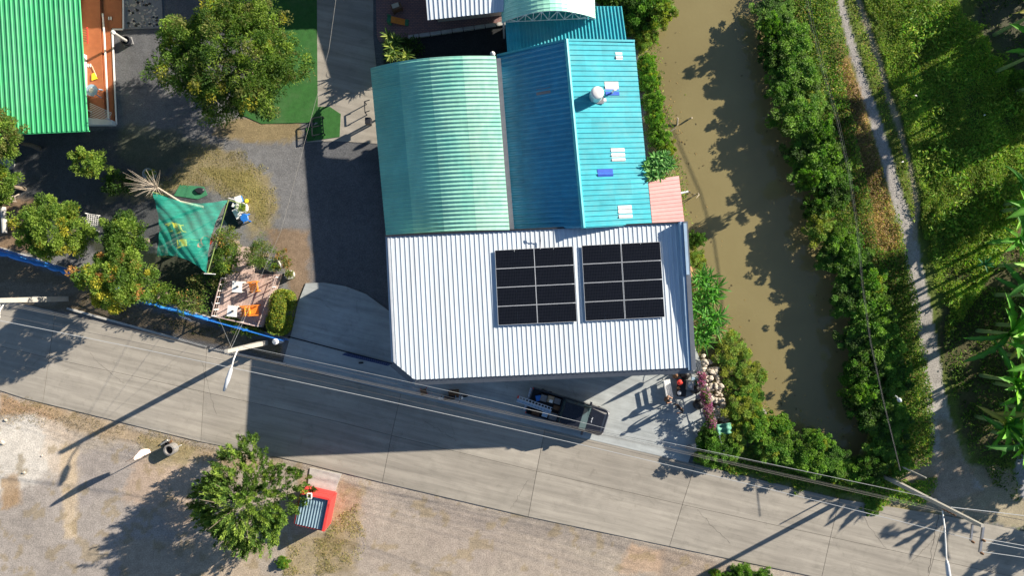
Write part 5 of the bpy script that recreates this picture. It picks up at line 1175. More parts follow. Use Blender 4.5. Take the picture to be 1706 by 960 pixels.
def crown_mesh(seed, rx, ry, rz, nclump, per, cr, L, aspect, cols, wts, hollow=.45, up=.5, shape=None, lumps=.25, low=-.55):
    rs = np.random.RandomState(seed); d = rs.randn(nclump*2, 3); d /= np.linalg.norm(d, axis=1, keepdims=True); d = d[d[:, 2] > low][:nclump]; n = len(d)
    rr = hollow + (1-hollow)*rs.rand(n)**.6; lum = 1 + lumps*np.sin(3.1*np.arctan2(d[:,1],d[:,0]) + seed) * np.cos(2.2*d[:,2]*2 + seed*1.7) + lumps*.6*np.sin(7*np.arctan2(d[:,1],d[:,0]) + seed*2.3)
    cc_ = d * np.array([rx, ry, rz]) * (rr*lum*.92)[:, None]
    ccol = pal(rs, n, cols, wts) * (.75 + .5*rs.rand(n))[:, None]
    k = rs.randint(max(3, per//2), per*3//2 + 1, n); idx_ = np.repeat(np.arange(n), k); m = len(idx_); o = rs.randn(m, 3); o /= np.linalg.norm(o, axis=1, keepdims=True); o[:, 2] = np.abs(o[:, 2])*1.0 - .25
    r = cr*(.35 + .65*rs.rand(m)**.5)*(.7 + .6*rs.rand(n))[idx_]; c = cc_[idx_] + o*r[:, None]
    ax = o + .55*rs.randn(m, 3) + d[idx_]*.4; nr = rs.randn(m, 3)*.7 + np.array([0,0,up*2]) + o*.6; l = L*(.6 + .8*rs.rand(m)); col = ccol[idx_]*(.7 + .6*rs.rand(m))[:, None]
    return leafmesh('crown', c, ax, nr, l, l*aspect, col)
def limbs(parent, base, top, spread, r0, seed, n=6, mat='bark', lean=0):
    rs = random.Random(seed); base = Vector(base); top = Vector(top); k = base.lerp(top, .45)
    MB().tube([base, base.lerp(k,.5) + Vector((rs.uniform(-.08,.08), rs.uniform(-.08,.08), 0)), k, top], [r0*1.25, r0, r0*.75, r0*.3], 8).build('trunk', mat, parent, local=True)
    for i in range(n):
        a = i*6.283/n + rs.uniform(-.3,.3); s = k.lerp(top, rs.uniform(0,.5)); e = Vector((top.x + spread*math.cos(a)*rs.uniform(.6,.9), top.y + spread*math.sin(a)*rs.uniform(.6,.9), top.z + rs.uniform(-.3,.5)*spread*.3)); m_ = s.lerp(e,.5) + Vector((0,0,.15*spread))
        MB().tube([s, m_, e], [r0*.45, r0*.28, r0*.08], 6).build('branch', mat, parent, local=True)
def tree(name, px, py, hc, rpx, rpy, rz, label, cat, seed, cols, wts, nclump=160, per=28, cr=.38, L=.2, aspect=.45, hollow=.45, group=None, mat='bark', tr_=.14, up=.5, lumps=.22, ground=0.0):
    c = P(px, py, hc); k = (H-hc)/FPX; t_ = thing(name, label, cat, (c.x, c.y, ground), 0, group); rx, ry = rpx*k, rpy*k
    me = crown_mesh(seed, rx, ry, rz, nclump, per, cr, L, aspect, cols, wts, hollow, up, lumps=lumps); link('crown', me, t_, (0, 0, hc - ground))
    limbs(t_, (0,0,-.1), (0,0,(hc-ground)*1.02), min(rx,ry)*.75, tr_, seed, 6, mat); return t_
G1 = ([DK, MD, LT_, YL], [3,4,2,.3]); G2 = ([MD, LT_, YL], [3,4,.5]); G3 = ([DK, MD, OL], [3,3,2]); G4 = ([MD, LT_, YL, OR], [3.5,4,1.2,.7])
tree('mango_tree', 383, 97, 3.9, 120, 106, 2.5, 'large mango tree with a dense broad crown beside the turf strip', 'tree', 1, [DK, MD, LT_, OL, YL], [3,4,3,2,.25], 900, 85, .42, .15, .4, .5, tr_=.25, lumps=.2)
tree('garden_tree', -2, 228, 3.6, 42, 42, 1.5, 'olive tinted tree overlapping the corner of the green roof', 'tree', 2, [MD, OL, LT_], [2,4,2], 130, 90, .32, .13, .5)
tree('garden_tree', -4, 306, 2.4, 30, 38, 1.1, 'mid green tree at the left edge below the green house', 'tree', 3, *G2, 80, 90, .30, .14, .5)
tree('garden_tree', 150, 272, 2.7, 36, 27, .8, 'small sparse yellowish green tree left of the bare branches', 'tree', 4, [LT_, YL, MD], [4,1.2,2.4], 50, 70, .26, .13, .5, .3)
tree('garden_bush', 196, 306, .8, 26, 22, .7, 'dark low bush in shade below the bare branches', 'bush', 5, [DK, MD], [3,1], 50, 24, .3, .16, .45)
tree('garden_tree', 88, 382, 2.7, 62, 50, 1.6, 'round green tree beside the white lattice panel', 'tree', 6, *G2, 190, 100, .34, .14, .5)
tree('garden_tree', 208, 396, 2.7, 36, 42, 1.3, 'green tree touching the left edge of the shade net', 'tree', 7, *G1, 120, 100, .33, .14, .5)
tree('garden_tree', 196, 466, 3.5, 58, 52, 2.2, 'tree with yellow and reddish leaf tips by the roadside fence', 'tree', 8, *G4, 210, 100, .34, .14, .5)
tree('garden_bush', 268, 490, 1.2, 24, 22, .8, 'small green bush between the tipped tree and round planter', 'bush', 9, *G2, 60, 26, .3, .16, .45)
tree('garden_bush', 318, 503, 1.0, 32, 30, .7, 'loose brownish green bush right of the round planter', 'bush', 10, [MD, OL, OR], [4,3,.6], 80, 22, .3, .12, .4, .3)
tree('garden_bush', 380, 402, 1.5, 20, 26, 1.0, 'brownish green bush right of the shade net', 'bush', 11, [OL, MD, OR], [4,3,.5], 80, 30, .28, .12, .45)
tree('garden_bush', 374, 434, 1.3, 23, 26, .9, 'dark glossy bush at the upper left corner of the deck', 'bush', 12, [DK, MD, LT_, YL], [3,4,1,.7], 90, 30, .28, .13, .45)
tree('garden_bush', 432, 424, 1.4, 24, 25, 1.1, 'dense grey green shrub beside the largest round planter', 'bush', 13, [MD, OL, DK], [4,4,1], 110, 34, .26, .10, .4)
for q, (px, py, r_, lb) in enumerate(((468,425,12,'small reddish potted shrub above the large round planter'),(458,444,8,'plant growing in the largest round planter'),(482,458,9,'thin plant in the smaller round planter'),(405,347,7,'yellow green plant in the white rimmed planter'),(252,291,8,'plant in the planter under bare branches'),(292,500,6,'small plant in the pale roadside planter'),(478,438,9,'dry brownish plant between the two round planters'))):
    tree('potted_plant', px, py, .6, r_, r_, .35, lb, 'plant', 30+q, [OL, OR, MD] if q in (0,2,6) else [MD, LT_, YL], [3,1,2], 22, 16, .16, .12, .4, .2, tr_=.03)
tree('garden_bush', 345, 470, .8, 34, 16, .5, 'shaded undergrowth between the net and the deck', 'bush', 41, [DK, OL, OR], [4,2,.3], 60, 20, .3, .14, .4)
for q, (px, py, lb) in enumerate(((380,535,'low green plants along the roadside deck edge'),(415,552,'low green plants under the deck corner near the pole'))): tree('garden_bush', px, py, .4, 24, 6, .35, lb, 'bush', 45+q, *G2, 40, 18, .2, .14, .4, tr_=.03)
# clipped hedge: leaves over a rounded block
hg = thing('clipped_hedge', 'rounded clipped yellow green hedge between deck and driveway', 'hedge', P(474,520)); rs = np.random.RandomState(3); n = 9000
t_ = rs.rand(n)*2*np.pi; hh = rs.rand(n)**.6; ex = .62; k = .036
lx = np.sign(np.cos(t_))*np.abs(np.cos(t_))**.7; ly_ = np.sign(np.sin(t_))*np.abs(np.sin(t_))**.7; rr = rs.rand(n)**.45
zz = 1.35*(1 - rr**5) + rs.randn(n)*.04; zz = np.where(rr > .9, rs.rand(n)*1.15, zz)
hx = lx*rr*.78; hy = ly_*rr*1.5; ca, sa = math.cos(-.16), math.sin(-.16); cN = np.stack([hx*ca - hy*sa, hx*sa + hy*ca, zz + .02], 1)
link('foliage', leafmesh('foliage', cN, rs.randn(n,3) + np.array([0,0,.4]), rs.randn(n,3) + np.array([0,0,1.2]), np.full(n,.11), np.full(n,.07), pal(rs, n, [LT_, YL, MD], [4,2.6,1])*(.7+.5*rs.rand(n))[:,None]), hg)
for k in range(4): MB().tube([(.1-.1*k,-1.0+k*.65,0),(.05-.1*k,-1.0+k*.65,.8)], .05, 6).build('stem', 'bark', hg, local=True)
# bare branched tree
bt = thing('bare_tree', 'leaning leafless tree with thin pale branches above the net', 'tree', P(338,345)); rs_ = random.Random(5); bb = P(338,345)
tps = [P(338,345,0)-bb, P(300,336,1.4)-bb, P(262,312,2.4)-bb]; MB().tube(tps, [.10,.07,.05], 8).build('trunk', 'palebark', bt, local=True)
for k in range(54):
    e = P(262 + rs_.uniform(-58,10), 312 + rs_.uniform(-30,16), rs_.uniform(2.6,3.6)) - bb; m_ = tps[2].lerp(e,.5) + Vector((rs_.uniform(-.1,.1), rs_.uniform(-.1,.1), .1)); MB().tube([tps[2], m_, e], [.018,.011,.004], 5).build('branch', 'palebark', bt, local=True)
# spiky tree: many upswept sprays
def spiky(px, py, hc, r, label, seed):
    c = P(px, py, hc); t_ = thing('spiky_tree', label, 'tree', (c.x, c.y, 0)); rs = np.random.RandomState(seed); C_, A_, L_, K_ = [], [], [], []
    limbs(t_, (0,0,0), (0,0,hc+1.2), r*.6, .13, seed, 6)
    for s in range(560):
        a = rs.rand()*2*np.pi; rad = r*(.08 + .92*rs.rand()**.6)*(1 + .18*math.sin(4*a+1)); z = (hc-1.5) + 3.3*(1-(rad/r)**1.2)*(.5+.5*rs.rand()) + rs.rand()*.7
        b0 = np.array([rad*.72*math.cos(a), rad*.72*math.sin(a), z-.35]); dr = np.array([math.cos(a)*.75, math.sin(a)*.75, .55+.4*rs.rand()]); ln = rs.uniform(.45,.95); m = 60; tt = rs.rand(m); off = rs.randn(m,3); off /= np.linalg.norm(off, axis=1, keepdims=True)
        C_.append(b0 + dr*(tt*ln)[:,None] + off*(.17*(1.1-tt*.7))[:,None]); A_.append(dr*.9 + off*.8); cl_c = pal(rs,1,[DK,MD,LT_],[2,5,3])[0]*(.9+.45*rs.rand()); K_.append(cl_c[None]*(.7+.6*rs.rand(m))[:,None])
    C_ = np.concatenate(C_); A_ = np.concatenate(A_); K_ = np.concatenate(K_); m = len(C_)
    link('crown', leafmesh('crown', C_, A_, rs.randn(m,3) + [0,0,.8], rs.uniform(.14,.26,m), rs.uniform(.04,.075,m), K_, 'needle'), t_)
spiky(403, 838, 3.0, 4.25, 'open spiky green tree with upswept sprays by the red hut', 21)
# long strap leaves (dracaena, canna, banana leaves are built one by one)
def strap(L, W, droop, mat, seg=6, fold=.18, col=(.08,.18,.03), torn=False, seed=0):
    rs = random.Random(seed); vs = []; fs = []
    for k in range(seg+1):
        t = k/seg; w = W*(math.sin(math.pi*min(1,(t*.92+.08)))**.55)*.5; x = L*t*(1-.12*t*droop); z = L*(.25*t - droop*.55*t*t)
        if torn: w *= rs.uniform(.55,1.1)
        vs += [(x,-w,z+w*fold*2),(x,0,z),(x,w,z+w*fold*2)]
    for k in range(seg): o = k*3; fs += [(o,o+3,o+4,o+1),(o+1,o+4,o+5,o+2)]
    V_ = np.array(vs); me = bpy.data.meshes.new('leaf'); me.from_pydata(vs, [], fs); me.materials.append(MT[mat]); a = me.color_attributes.new('Col','FLOAT_COLOR','POINT')
    c4 = np.ones((len(vs),4),np.float32); c4[:,:3] = col; c4[1::3,:3] = np.array(col)*1.9; a.data.foreach_set('color', c4.ravel()); return me
def rosette_plant(name, px, py, h, label, cat, leaf_me, n, seed, stems=((0,0),), tilt=.5, sc=1.0, group=None, mat='bark', leafname='leaf', sr=.05):
    t_ = thing(name, label, cat, P(px, py, h) * 1, 0, group); t_.location.z = 0; rs = random.Random(seed)
    for (sx_, sy_) in stems:
        MB().tube([(sx_*.6,sy_*.6,0),(sx_,sy_,h)], [sr*1.4, sr], 7).build('stem', mat, t_, local=True)
        for k in range(n):
            o = link(leafname, leaf_me[k % len(leaf_me)], t_, (sx_,sy_,h - .02 + rs.uniform(-.1,.1)*sc)); el = rs.uniform(-.15,1.0)*tilt*1.6; o.rotation_euler = (rs.uniform(-.3,.3), -el, k*2.4 + rs.uniform(-.3,.3)); s = sc*rs.uniform(.75,1.15); o.scale = (s,s,s)
    return t_
dr_l = [strap(.62,.09,.7,'leaf',4,col=(.07,.12,.025)), strap(.55,.085,.3,'leaf',4,col=(.2,.24,.05)), strap(.6,.08,1.0,'leaf',4,col=(.035,.07,.015))]
rosette_plant('dracaena_plant', 650, 78, 1.8, 'strappy dracaena with striped leaves by the brick yard edge', 'plant', dr_l, 34, 5, ((0,0),(.35,.35),(-.1,.65),(.3,-.25),(.05,-.55)), group=None)
rosette_plant('dracaena_plant', 670, 96, 1.5, 'smaller dracaena tucked against the green arched roof corner', 'plant', dr_l, 30, 6, ((0,0),(.3,.15)))
tree('garden_bush', 680, 78, .7, 26, 16, .6, 'dark shrub in shade behind the dracaenas', 'bush', 50, [DK], [1], 50, 24, .3, .14, .4)
sch_l = [strap(.5,.12,.5,'leaf',4,col=(.06,.17,.04)), strap(.42,.11,.2,'leaf',4,col=(.12,.26,.07)), strap(.45,.1,.9,'leaf',4,col=(.04,.10,.03))]
rs = random.Random(2); st_ = [(.75*math.sqrt(rs.random())*math.cos(a)*1.05, .8*math.sqrt(rs.random())*math.sin(a)) for a in [k*2.4 for k in range(17)]]
rosette_plant('umbrella_tree', 1096, 275, 4.3, 'umbrella tree with star shaped leaf clusters over the pink roof', 'tree', sch_l, 14, 7, st_, tilt=.35, sc=1.05, sr=.03)
cl_l = [strap(.9,.10,.5,'leaf',5,col=(.055,.17,.03)), strap(.8,.08,.15,'leaf',5,col=(.09,.23,.035)), strap(.85,.09,1.0,'leaf',5,col=(.03,.10,.015))]
for q, (px, py, lb) in enumerate(((1172,470,'bright strap leaved plant uppermost along the shop east wall'),(1186,488,'bright strap leaved plant leaning out over the canal'),(1168,512,'strap leaved plant against the middle of shop east wall'),(1190,536,'strap leaved plant with the longest leaves over the water'),(1170,558,'lowest strap leaved plant beside the shop wall'))):
    rosette_plant('canna_clump', px, py, 1.3, lb, 'plant', cl_l, 16, 60+q, ((0,0),(.3,.3),(-.25,.35),(.1,-.45),(-.3,-.2)), tilt=.8, sc=1.15, group='strap leaved plants by the canal', sr=.03, mat='reed')
# banana plants
bl = [strap(2.3,.40,.75,'leaf',14,.3,(.08,.22,.03),True,1), strap(2.0,.38,.35,'leaf',14,.3,(.14,.32,.05),True,2), strap(2.4,.36,1.15,'leaf',14,.3,(.05,.15,.03),True,3), strap(1.8,.34,.1,'leaf',12,.35,(.20,.38,.07),True,4), strap(2.1,.32,1.3,'leaf',12,.3,(.24,.22,.06),True,5)]
def banana(px, py, h, label, seed, sc=1.0, z=0):
    t_ = thing('banana_plant', label, 'banana plant', P(px, py, h)*1, 0, 'banana plants at the right edge'); t_.location.z = 0; rs = random.Random(seed); MB().tube([(0,0,0),(0,0,h*.6),(0,0,h)], [.14,.11,.07], 8).build('pseudostem', 'reed', t_, local=True)
    n = rs.choice((12,13,15))
    for k in range(n): o = link('leaf', bl[k % 4] if k != 6 else bl[4], t_, (0,0,h - .05)); o.rotation_euler = (rs.uniform(-.35,.35), -rs.uniform(.15,1.0), k*2.4 + rs.uniform(-.25,.25) + seed); s = sc*1.22*rs.uniform(.75,1.1); o.scale = (s,s,s)
for q, (px, py, h, sc, lb) in enumerate(((1700,400,3.0,.95,'banana plant near the right edge above the bare brown soil'),(1712,492,3.0,1.0,'banana plant half outside the right edge, second from top'),(1682,556,3.0,1.05,'banana plant with the widest spread in the grove middle'),(1690,636,3.1,1.05,'banana plant just below the grove middle'),(1676,708,2.8,1.0,'lowest banana plant near the right track'),
    (1728,20,3.8,1.1,'banana plant whose leaf tips enter at the top right corner'),(1735,85,4.0,1.1,'banana plant cut by the right edge below the corner'),(1790,50,4.4,1.2,'tall banana plant outside the top right corner'),(1780,120,4.2,1.1,'tall banana plant outside the upper right edge'),(1745,600,3.6,1.1,'banana plant outside the right edge by the grove'),(1750,440,3.6,1.1,'banana plant outside the right edge above the grove'),(1740,690,3.8,1.1,'banana plant outside the lower right edge'),
    (1850,60,4.8,1.2,'rear tall banana plant outside the top right'),(1740,330,3.6,1.1,'banana plant outside the right edge near the meadow'),(1830,610,4.2,1.2,'rear tall banana plant outside the grove'),(1870,770,3.6,1.0,'banana plant beyond the side track'))): banana(px, py, h, lb, q+3, sc)
for q, (px, py, h, lb) in enumerate(((1722,545,3.4,'banana plant half hidden at the right edge, grove middle'),(1716,650,3.3,'banana plant half hidden at the right edge, lower grove'),(1706,735,3.0,'banana plant at the right edge nearest the side track'),(1725,440,3.5,'banana plant at the right edge in the upper grove'),(1790,520,4.2,'banana plant behind the grove, outside the frame'),(1800,680,4.4,'banana plant behind the lower grove, outside the frame'),(1790,390,4.0,'banana plant behind the upper grove, outside the frame'),(1712,345,2.4,'small banana plant above the grove at the right edge'))): banana(px, py, h, lb, q+40, 1.05)
rosette_plant('young_banana', 1640, 440, .7, 'young bluish green plant in the shaded grove floor', 'plant', [strap(.7,.16,.5,'leaf',5,col=(.03,.12,.05))], 7, 3, tilt=.5, sc=.9, mat='reed')
# shrubs of the canal banks, five crown shapes shared by the copies
ORD = ['first','second','third','fourth','fifth','sixth','seventh','eighth','ninth','tenth','eleventh','twelfth','thirteenth','fourteenth','fifteenth','sixteenth','seventeenth','eighteenth','nineteenth','twentieth','twenty-first','twenty-second','twenty-third','twenty-fourth','twenty-fifth','twenty-sixth']
VG = np.array((.085,.20,.024)); VL = np.array((.17,.31,.04)); VY = np.array((.26,.30,.035))
protos = [crown_mesh(100+i, 1, 1, 1.0, 130, 70, .20, .115, .5, *([(VG, DK, VL), (4,2,3)], [(VG, VL, MD), (3,4,2)], [(DK, VG, MD), (3,3,2)], [(VL, VY, VG), (4,2,2)], [(LT_, VY, VL, OL), (3,3.5,2,1)])[i], hollow=.35, lumps=.3, low=-.95) for i in range(5)]
for i, m in enumerate(protos): m.name = 'crown'
stem_me = MB().tube([(0,0,-1.0),(.05,.03,-.4),(0,0,.4)], [.07,.05,.02], 6).mesh('trunk', 'bark')
for k in range(4): pass
def shrub(px, py, hc, r, lab, pi, rz=None, group=None, seed=0, nm_='canal_shrub', cat='shrub', ry=None):
    rs = random.Random(int(px*7+py*13)+seed); c = P(px, py, hc*.6); t_ = thing(nm_, lab, cat, (c.x, c.y, -.1), rs.random()*6, group); k = (H-hc)/FPX*r
    hc = hc*((.34 if (group or '').startswith('bushes of the east') else .5) if hc < 3 else .8 if nm_ == 'canal_shrub' else 1); o = link('crown', protos[pi], t_, (0,0,hc)); o.scale = (k, k*rs.uniform(.85,1.1), rz or k*.9); o2 = link('trunk', stem_me, t_, (0,0,hc)); o2.scale = (1,1,hc)
east = [(1296,15,2.0,34,0),(1325,62,2.4,38,1),(1298,85,1.9,28,2),(1340,118,2.6,40,1),(1312,140,2.0,30,0),(1362,165,2.2,30,3),(1335,190,2.6,40,1),(1372,222,2.4,30,0),(1345,245,2.2,34,2),(1380,272,2.6,42,1),(1350,290,2.0,28,0),(1402,312,2.2,30,2),(1368,345,1.9,24,2),(1380,380,2.6,34,4),
        (1408,402,2.3,34,1),(1392,430,2.0,26,2),(1428,440,2.2,36,0),(1452,472,2.3,34,3),(1425,498,2.4,36,2),(1462,525,2.5,40,1),(1438,560,2.3,36,2),(1480,578,2.6,40,1),(1448,620,2.3,40,2),(1496,628,2.5,34,0),(1462,680,2.4,42,2),(1498,708,2.2,32,0)]
for q, (px, py, hc, r, pi) in enumerate(east):
    shrub(px, py, hc, r, f'leafy bush of the east canal bank hedge, {ORD[q]} counting down from the top edge', pi, hc*(.17 + .26*((q*7) % 5)/4), 'bushes of the east canal hedge')
shrub(1338, 300, 3.0, 17, 'slender taller bush rising mid way along the hedge', 2, 1.4, 'bushes of the east canal hedge')
shrub(1292, 40, 2.6, 20, 'taller bush at the top of the hedge by the water', 0, 1.0, 'bushes of the east canal hedge')
shrub(1440, 655, 2.7, 24, 'taller bush near the lower end of the hedge', 1, 1.1, 'bushes of the east canal hedge')
south = [(1478,752,1.7,34,0),(1500,772,1.3,26,3),(1448,786,1.8,32,2),(1412,790,1.6,26,1),(1385,770,1.8,32,0),(1352,768,1.8,32,1),(1362,740,1.7,26,3),(1322,752,1.8,34,1),(1288,745,1.8,32,3),(1300,712,1.5,24,3),(1262,712,1.7,32,3),(1240,690,1.5,32,4),(1228,730,1.6,26,4),(1190,748,1.6,30,0),(1214,752,1.3,22,1),(1180,728,1.4,20,2)]
for q, (px, py, hc, r, pi) in enumerate(south):
    shrub(px, py, hc, r, f'green bush between the canal end and the road, {ORD[q]} counting from the path', pi, hc*(.26 + .2*((q*3) % 4)/3), 'bushes between canal and road')
west = [(1246,628,.8,30,4,'feathery yellow green bush right of the pink flowers'),(1222,588,.9,32,4,'pale feathery bush below the strap leaved plants'),(1250,662,.8,28,3,'yellow green bush at the water edge below the feathery one'),
        (1162,398,1.2,16,2,'small dark bush at the shop corner by the water'),(1160,432,.9,18,4,'thin weedy bush beside the white pipe'),
        (1078,105,1.6,18,3,'bright hedge bush at the top of the blue roof edge'),(1084,135,1.6,20,3,'second bright hedge bush beside the blue roof'),(1090,168,1.6,20,1,'third hedge bush down the blue roof edge'),(1094,198,1.6,20,3,'fourth hedge bush down the blue roof edge'),(1099,228,1.5,20,1,'fifth hedge bush down the blue roof edge'),(1112,248,1.5,16,4,'yellowing hedge bush beside the umbrella tree'),
        (1075,62,1.0,22,4,'dry brownish bush at the upper blue roof corner'),(1048,8,2.2,44,2,'dark crowned tree over the annex roof at the top edge'),(1080,6,2.4,38,0,'dark green tree at the top edge right of the annex'),(1098,16,2.6,30,4,'yellow tipped tree at the top edge by the canal'),(1022,-22,2.3,34,2,'tree mostly above the top edge behind the arched canopy'),(1066,34,1.6,24,2,'small dark tree beside the annex roof corner')]
for q, (px, py, hc, r, pi, lb) in enumerate(west): shrub(px, py, hc, r, lb, pi, (.35 if hc < 1 else hc*.55) if hc < 2 else 1.15)
for q, (px, py, hc, r, pi, lb) in enumerate(((1193,962,.6,13,3,'low bush left of the pole shadow at the bottom edge'),(1240,957,.7,17,1,'largest low bush at the bottom road edge'),(1272,964,.6,15,0,'low bush furthest right at the bottom road edge'),(1216,966,.6,14,2,'dark low bush in the middle at the bottom road edge'),(1405,800,1.0,18,4,'brown tinged roadside bush by the canal end'),(1455,845,.4,18,3,'low grass clump between pole and road'),(470,940,.5,12,3,'low sprig under the spiky tree at the bottom'),(1700,130,.8,16,1,'low bush in the shade by the banana leaves'))): shrub(px, py, hc, r, lb, pi, hc*.6)
for q, (px, py, hc, r_, lb) in enumerate(((1800,-60,3.2,44,'large bush outside the top right corner'),(1840,20,3.6,46,'large bush outside the right edge near the top'),(1890,95,4.2,46,'large bush far outside the upper right edge'),(1935,10,4.6,50,'large bush far outside the top right corner'),(1900,560,4.4,60,'large bush far outside the right edge of grove'),(1880,420,4.2,46,'large bush outside the right edge over the grove'),(1890,700,4.6,80,'large bush outside the lower right edge'),(1900,850,3.2,44,'large bush outside the right edge by the side track'),(1866,-12,5.0,48,'tall bush outside the upper right edge, its shade crossing the meadow'),(1955,60,5.4,50,'tall bush farthest outside the upper right edge'),(1870,245,4.6,38,'tall bush outside the right edge beside the middle meadow'))): shrub(px, py, hc, r_, lb, q % 4, 2.2, cat='bush')
# bougainvillea
for q, (px, py, lb) in enumerate(((1171,632,'pink flowering vine uppermost on the forecourt fence'),(1178,660,'pink flowering vine in the middle of the forecourt fence'),(1182,682,'pink flowering vine below the middle of the forecourt fence'),(1188,703,'lowest pink flowering vine on the forecourt fence'))):
    tree('bougainvillea', px - 3, py, 1.0, 7, 14, .5, lb, 'flowering vine', 80+q, [np.array((.36,.10,.26)), np.array((.5,.3,.40)), MD, DK], [3,2,2,1], 46, 18, .2, .11, .6, .3, group='pink flowering vines on the forecourt fence', tr_=.03)
# ground covers: leaf-sized blades, nobody could count them
def cover(name, poly, n, L, hgt, cols, wts, label, seed, asp=.35, clump=.6, spread=.0, up=.7, avoid=()):
    rs = np.random.RandomState(seed); pw = np.array(W2(poly)); lo = pw.min(0); hi = pw.max(0); x = lo[0] + rs.rand(n*3)*(hi[0]-lo[0]); y = lo[1] + rs.rand(n*3)*(hi[1]-lo[1])
    nf = fbm(x, y, 1.1, seed, 3); jx = (fbm(x,y,.9,seed+5,3)-.5)*1.2; keep = inside([tuple(p) for p in pw], x + jx, y + jx) & (rs.rand(n*3) < np.clip((nf - .5)*3*clump + .75, .05, 1))
    for av, wdt in avoid: keep &= polydist(W2(av), x, y, False) > wdt
    dcc = polydist(canw, x, y); keep &= ~(inside(canw, x, y) & (dcc > .55))
    x, y, nf = x[keep][:n], y[keep][:n], nf[keep][:n]; m = len(x); c = np.stack([x, y, hgt*(.2 + .8*rs.rand(m))*(.4 + 1.2*np.clip(nf,.2,.9))], 1)
    nf2 = fbm(x, y, 2.4, seed+9, 3)[:, None]; col = pal(rs, m, cols, wts)*(.30 + 1.4*nf2)*(.7 + .6*rs.rand(m))[:, None]; a = rs.rand(m)*6.283
    ax = np.stack([np.cos(a), np.sin(a), up*rs.rand(m)], 1); l = L*(.5 + rs.rand(m))
    o = link(name, leafmesh(name, c, ax, rs.randn(m,3)*.5 + [0,0,1], l, l*asp, col, 'leaf')); return tag(o, label, 'ground cover', kind='stuff')
MEA = np.array((.18,.31,.035)); MEY = np.array((.32,.37,.06)); DRY = np.array((.36,.25,.11))
cover('meadow_grass', [(1430,-40),(1540,-40),(1640,60),(1720,190),(1720,330),(1640,470),(1580,560),(1540,430),(1535,330),(1500,200),(1466,95)], 90000, .13, .32, [MEA, MEY, VL, VY], [4,2.5,2,1], 'lush green meadow grass right of the gravel path', 1, avoid=((PATH,.45),(TRACK,.2)))
cover('meadow_weeds', [(1480,-40),(1640,60),(1720,190),(1720,330),(1640,470),(1580,540),(1545,400),(1530,280)], 5500, .24, .6, [VG, MEA, MEY, VL], [3,3,2,2], 'taller broad leaved weeds scattered through the meadow', 21, clump=3.2, avoid=((PATH,.9),(TRACK,.5)))
cover('verge_grass', [(1398,-40),(1430,-40),(1466,95),(1500,205),(1532,340),(1520,420),(1500,330),(1478,250),(1438,120)], 9000, .13, .22, [MEA, MEY, DRY], [4,3,1], 'yellow green grass strip between the path and the track', 2, avoid=((PATH,.42),(TRACK,.2)))
cover('bank_weeds', [(1290,-40),(1396,-40),(1430,120),(1470,260),(1505,380),(1528,500),(1540,620),(1550,700),(1545,770),(1480,800),(1440,760),(1450,690),(1430,540),(1410,440),(1345,310),(1295,150)], 56000, .15, .55, [VG, MEA, MEY, DRY, DK], [4,3,2,1,2], 'tangled green weeds covering the east canal bank', 3, avoid=((PATH,.45),([(1418,110),(1434,190),(1448,260),(1466,330),(1474,400)],.75)))
cover('dry_weeds', [(1390,90),(1425,120),(1465,230),(1490,330),(1505,420),(1490,480),(1440,440),(1415,300),(1400,180)], 17000, .13, .22, [np.array((.44,.30,.15)), np.array((.30,.20,.10)), OL, MEY], [4,3,1.5,1], 'dry brown and yellow weeds beside the gravel path', 4, avoid=((PATH,.5),))
cover('grove_weeds', [(1560,560),(1640,470),(1720,330),(1850,300),(1850,780),(1690,780),(1690,840),(1640,800),(1600,700)], 16000, .18, .3, [DK, MD, MEA, OL], [4,3,2,1], 'shaded weeds on the floor of the banana grove', 5, clump=1.2, avoid=((PATH,.9),))
cover('shade_weeds', [(1600,-40),(1850,-40),(1850,300),(1740,210),(1650,60)], 5000, .15, .2, [DK, MD, OL], [3,3,2], 'sparse weeds in the shade at the top right', 6, clump=1.4)
cover('corner_weeds', [(1160,742),(1300,745),(1440,765),(1480,800),(1560,800),(1540,842),(1470,838),(1400,826),(1150,768)], 14000, .15, .28, [MEA, VG, MEY, DRY], [4,3,2,.8], 'low weeds along the verge between canal and road', 7)
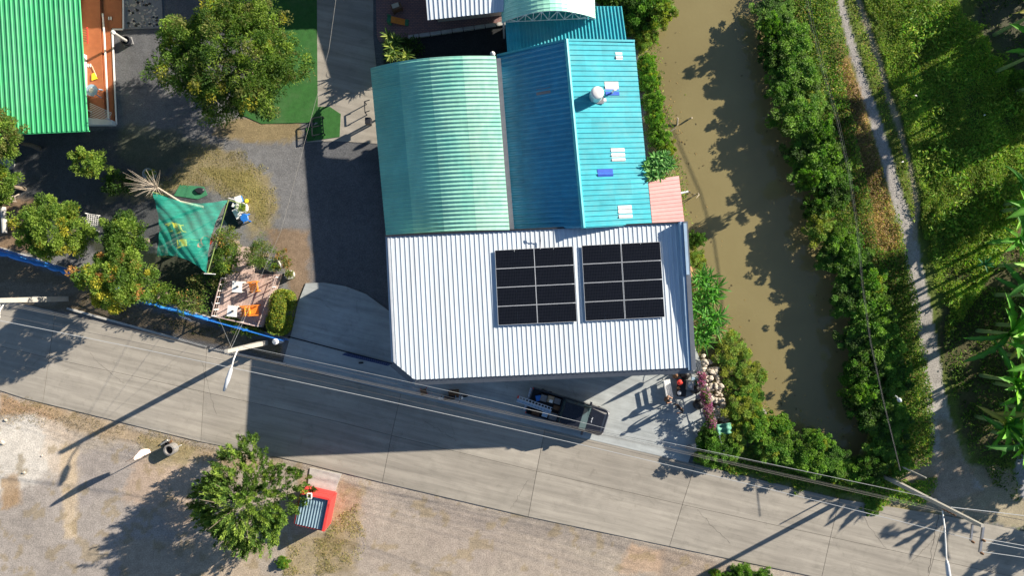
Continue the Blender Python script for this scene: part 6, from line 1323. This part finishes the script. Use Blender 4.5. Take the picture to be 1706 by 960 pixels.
cover('west_bank_weeds', [(1062,45),(1095,60),(1105,150),(1125,230),(1140,300),(1152,390),(1180,470),(1215,560),(1290,700),(1200,735),(1160,600),(1150,380),(1086,300)], 12000, .16, .3, [VG, MEA, MEY, DRY], [3,3,2,1], 'weeds on the narrow bank between buildings and canal', 8, avoid=(([(1180,600),(1184,640),(1194,705)],.75),))
cover('lawn_patch', [(330,240),(400,255),(445,290),(462,345),(440,385),(400,330),(330,308),(220,325),(200,300),(290,290)], 9000, .06, .05, [np.array((.34,.29,.11)), np.array((.40,.32,.16)), np.array((.22,.23,.07))], [3,3,2], 'thin yellowing lawn patch above the shade net', 9)
cover('lot_weeds', [(545,860),(600,840),(610,930),(540,960),(470,960),(480,900),(540,900)], 5000, .07, .07, [np.array((.24,.24,.08)), np.array((.36,.28,.15))], [3,3], 'short dry weeds around the red hut', 10, clump=1.6)
cover('lot_edge_weeds', [(0,655),(200,705),(480,768),(500,785),(330,765),(230,740),(100,712),(0,700)], 7000, .06, .06, [np.array((.16,.15,.05)), np.array((.30,.21,.11))], [3,3], 'patchy dry weeds along the south road verge', 11, clump=2.2)
cover('fence_weeds', [(230,512),(470,578),(470,592),(300,552),(130,512),(150,480)], 5000, .08, .08, [np.array((.10,.12,.035)), DRY], [3,1], 'short weeds on the verge outside the picket fence', 12, clump=1.6)
c9, x9, l9 = FLOATS; n9 = len(c9)
tag(link('floating_leaves', leafmesh('floating_leaves', c9, x9, np.tile([0,0,1.], (n9,1)), l9, l9*.4, pal(rs9, n9, [DRY*1.2, np.array((.12,.09,.05)), MEY*.8], [3,3,1]), fold=.0)), 'fallen leaves and bits drifting along the canal edges', 'leaves', kind='stuff')
rs = random.Random(33); lt_ = MB()
for (x, y) in ((1527,158),(1504,268),(1566,30),(1520,510),(1640,190)): p = P(x, y, .25); a = rs.random()*6; lt_.add([(p.x,p.y,.3),(p.x+.18*math.cos(a),p.y+.18*math.sin(a),.33),(p.x+.1*math.cos(a+1.3),p.y+.1*math.sin(a+1.3),.32)], [(0,1,2)])
tag(lt_.build('litter', 'white'), 'pale scraps of litter in the meadow grass', 'litter', kind='stuff')
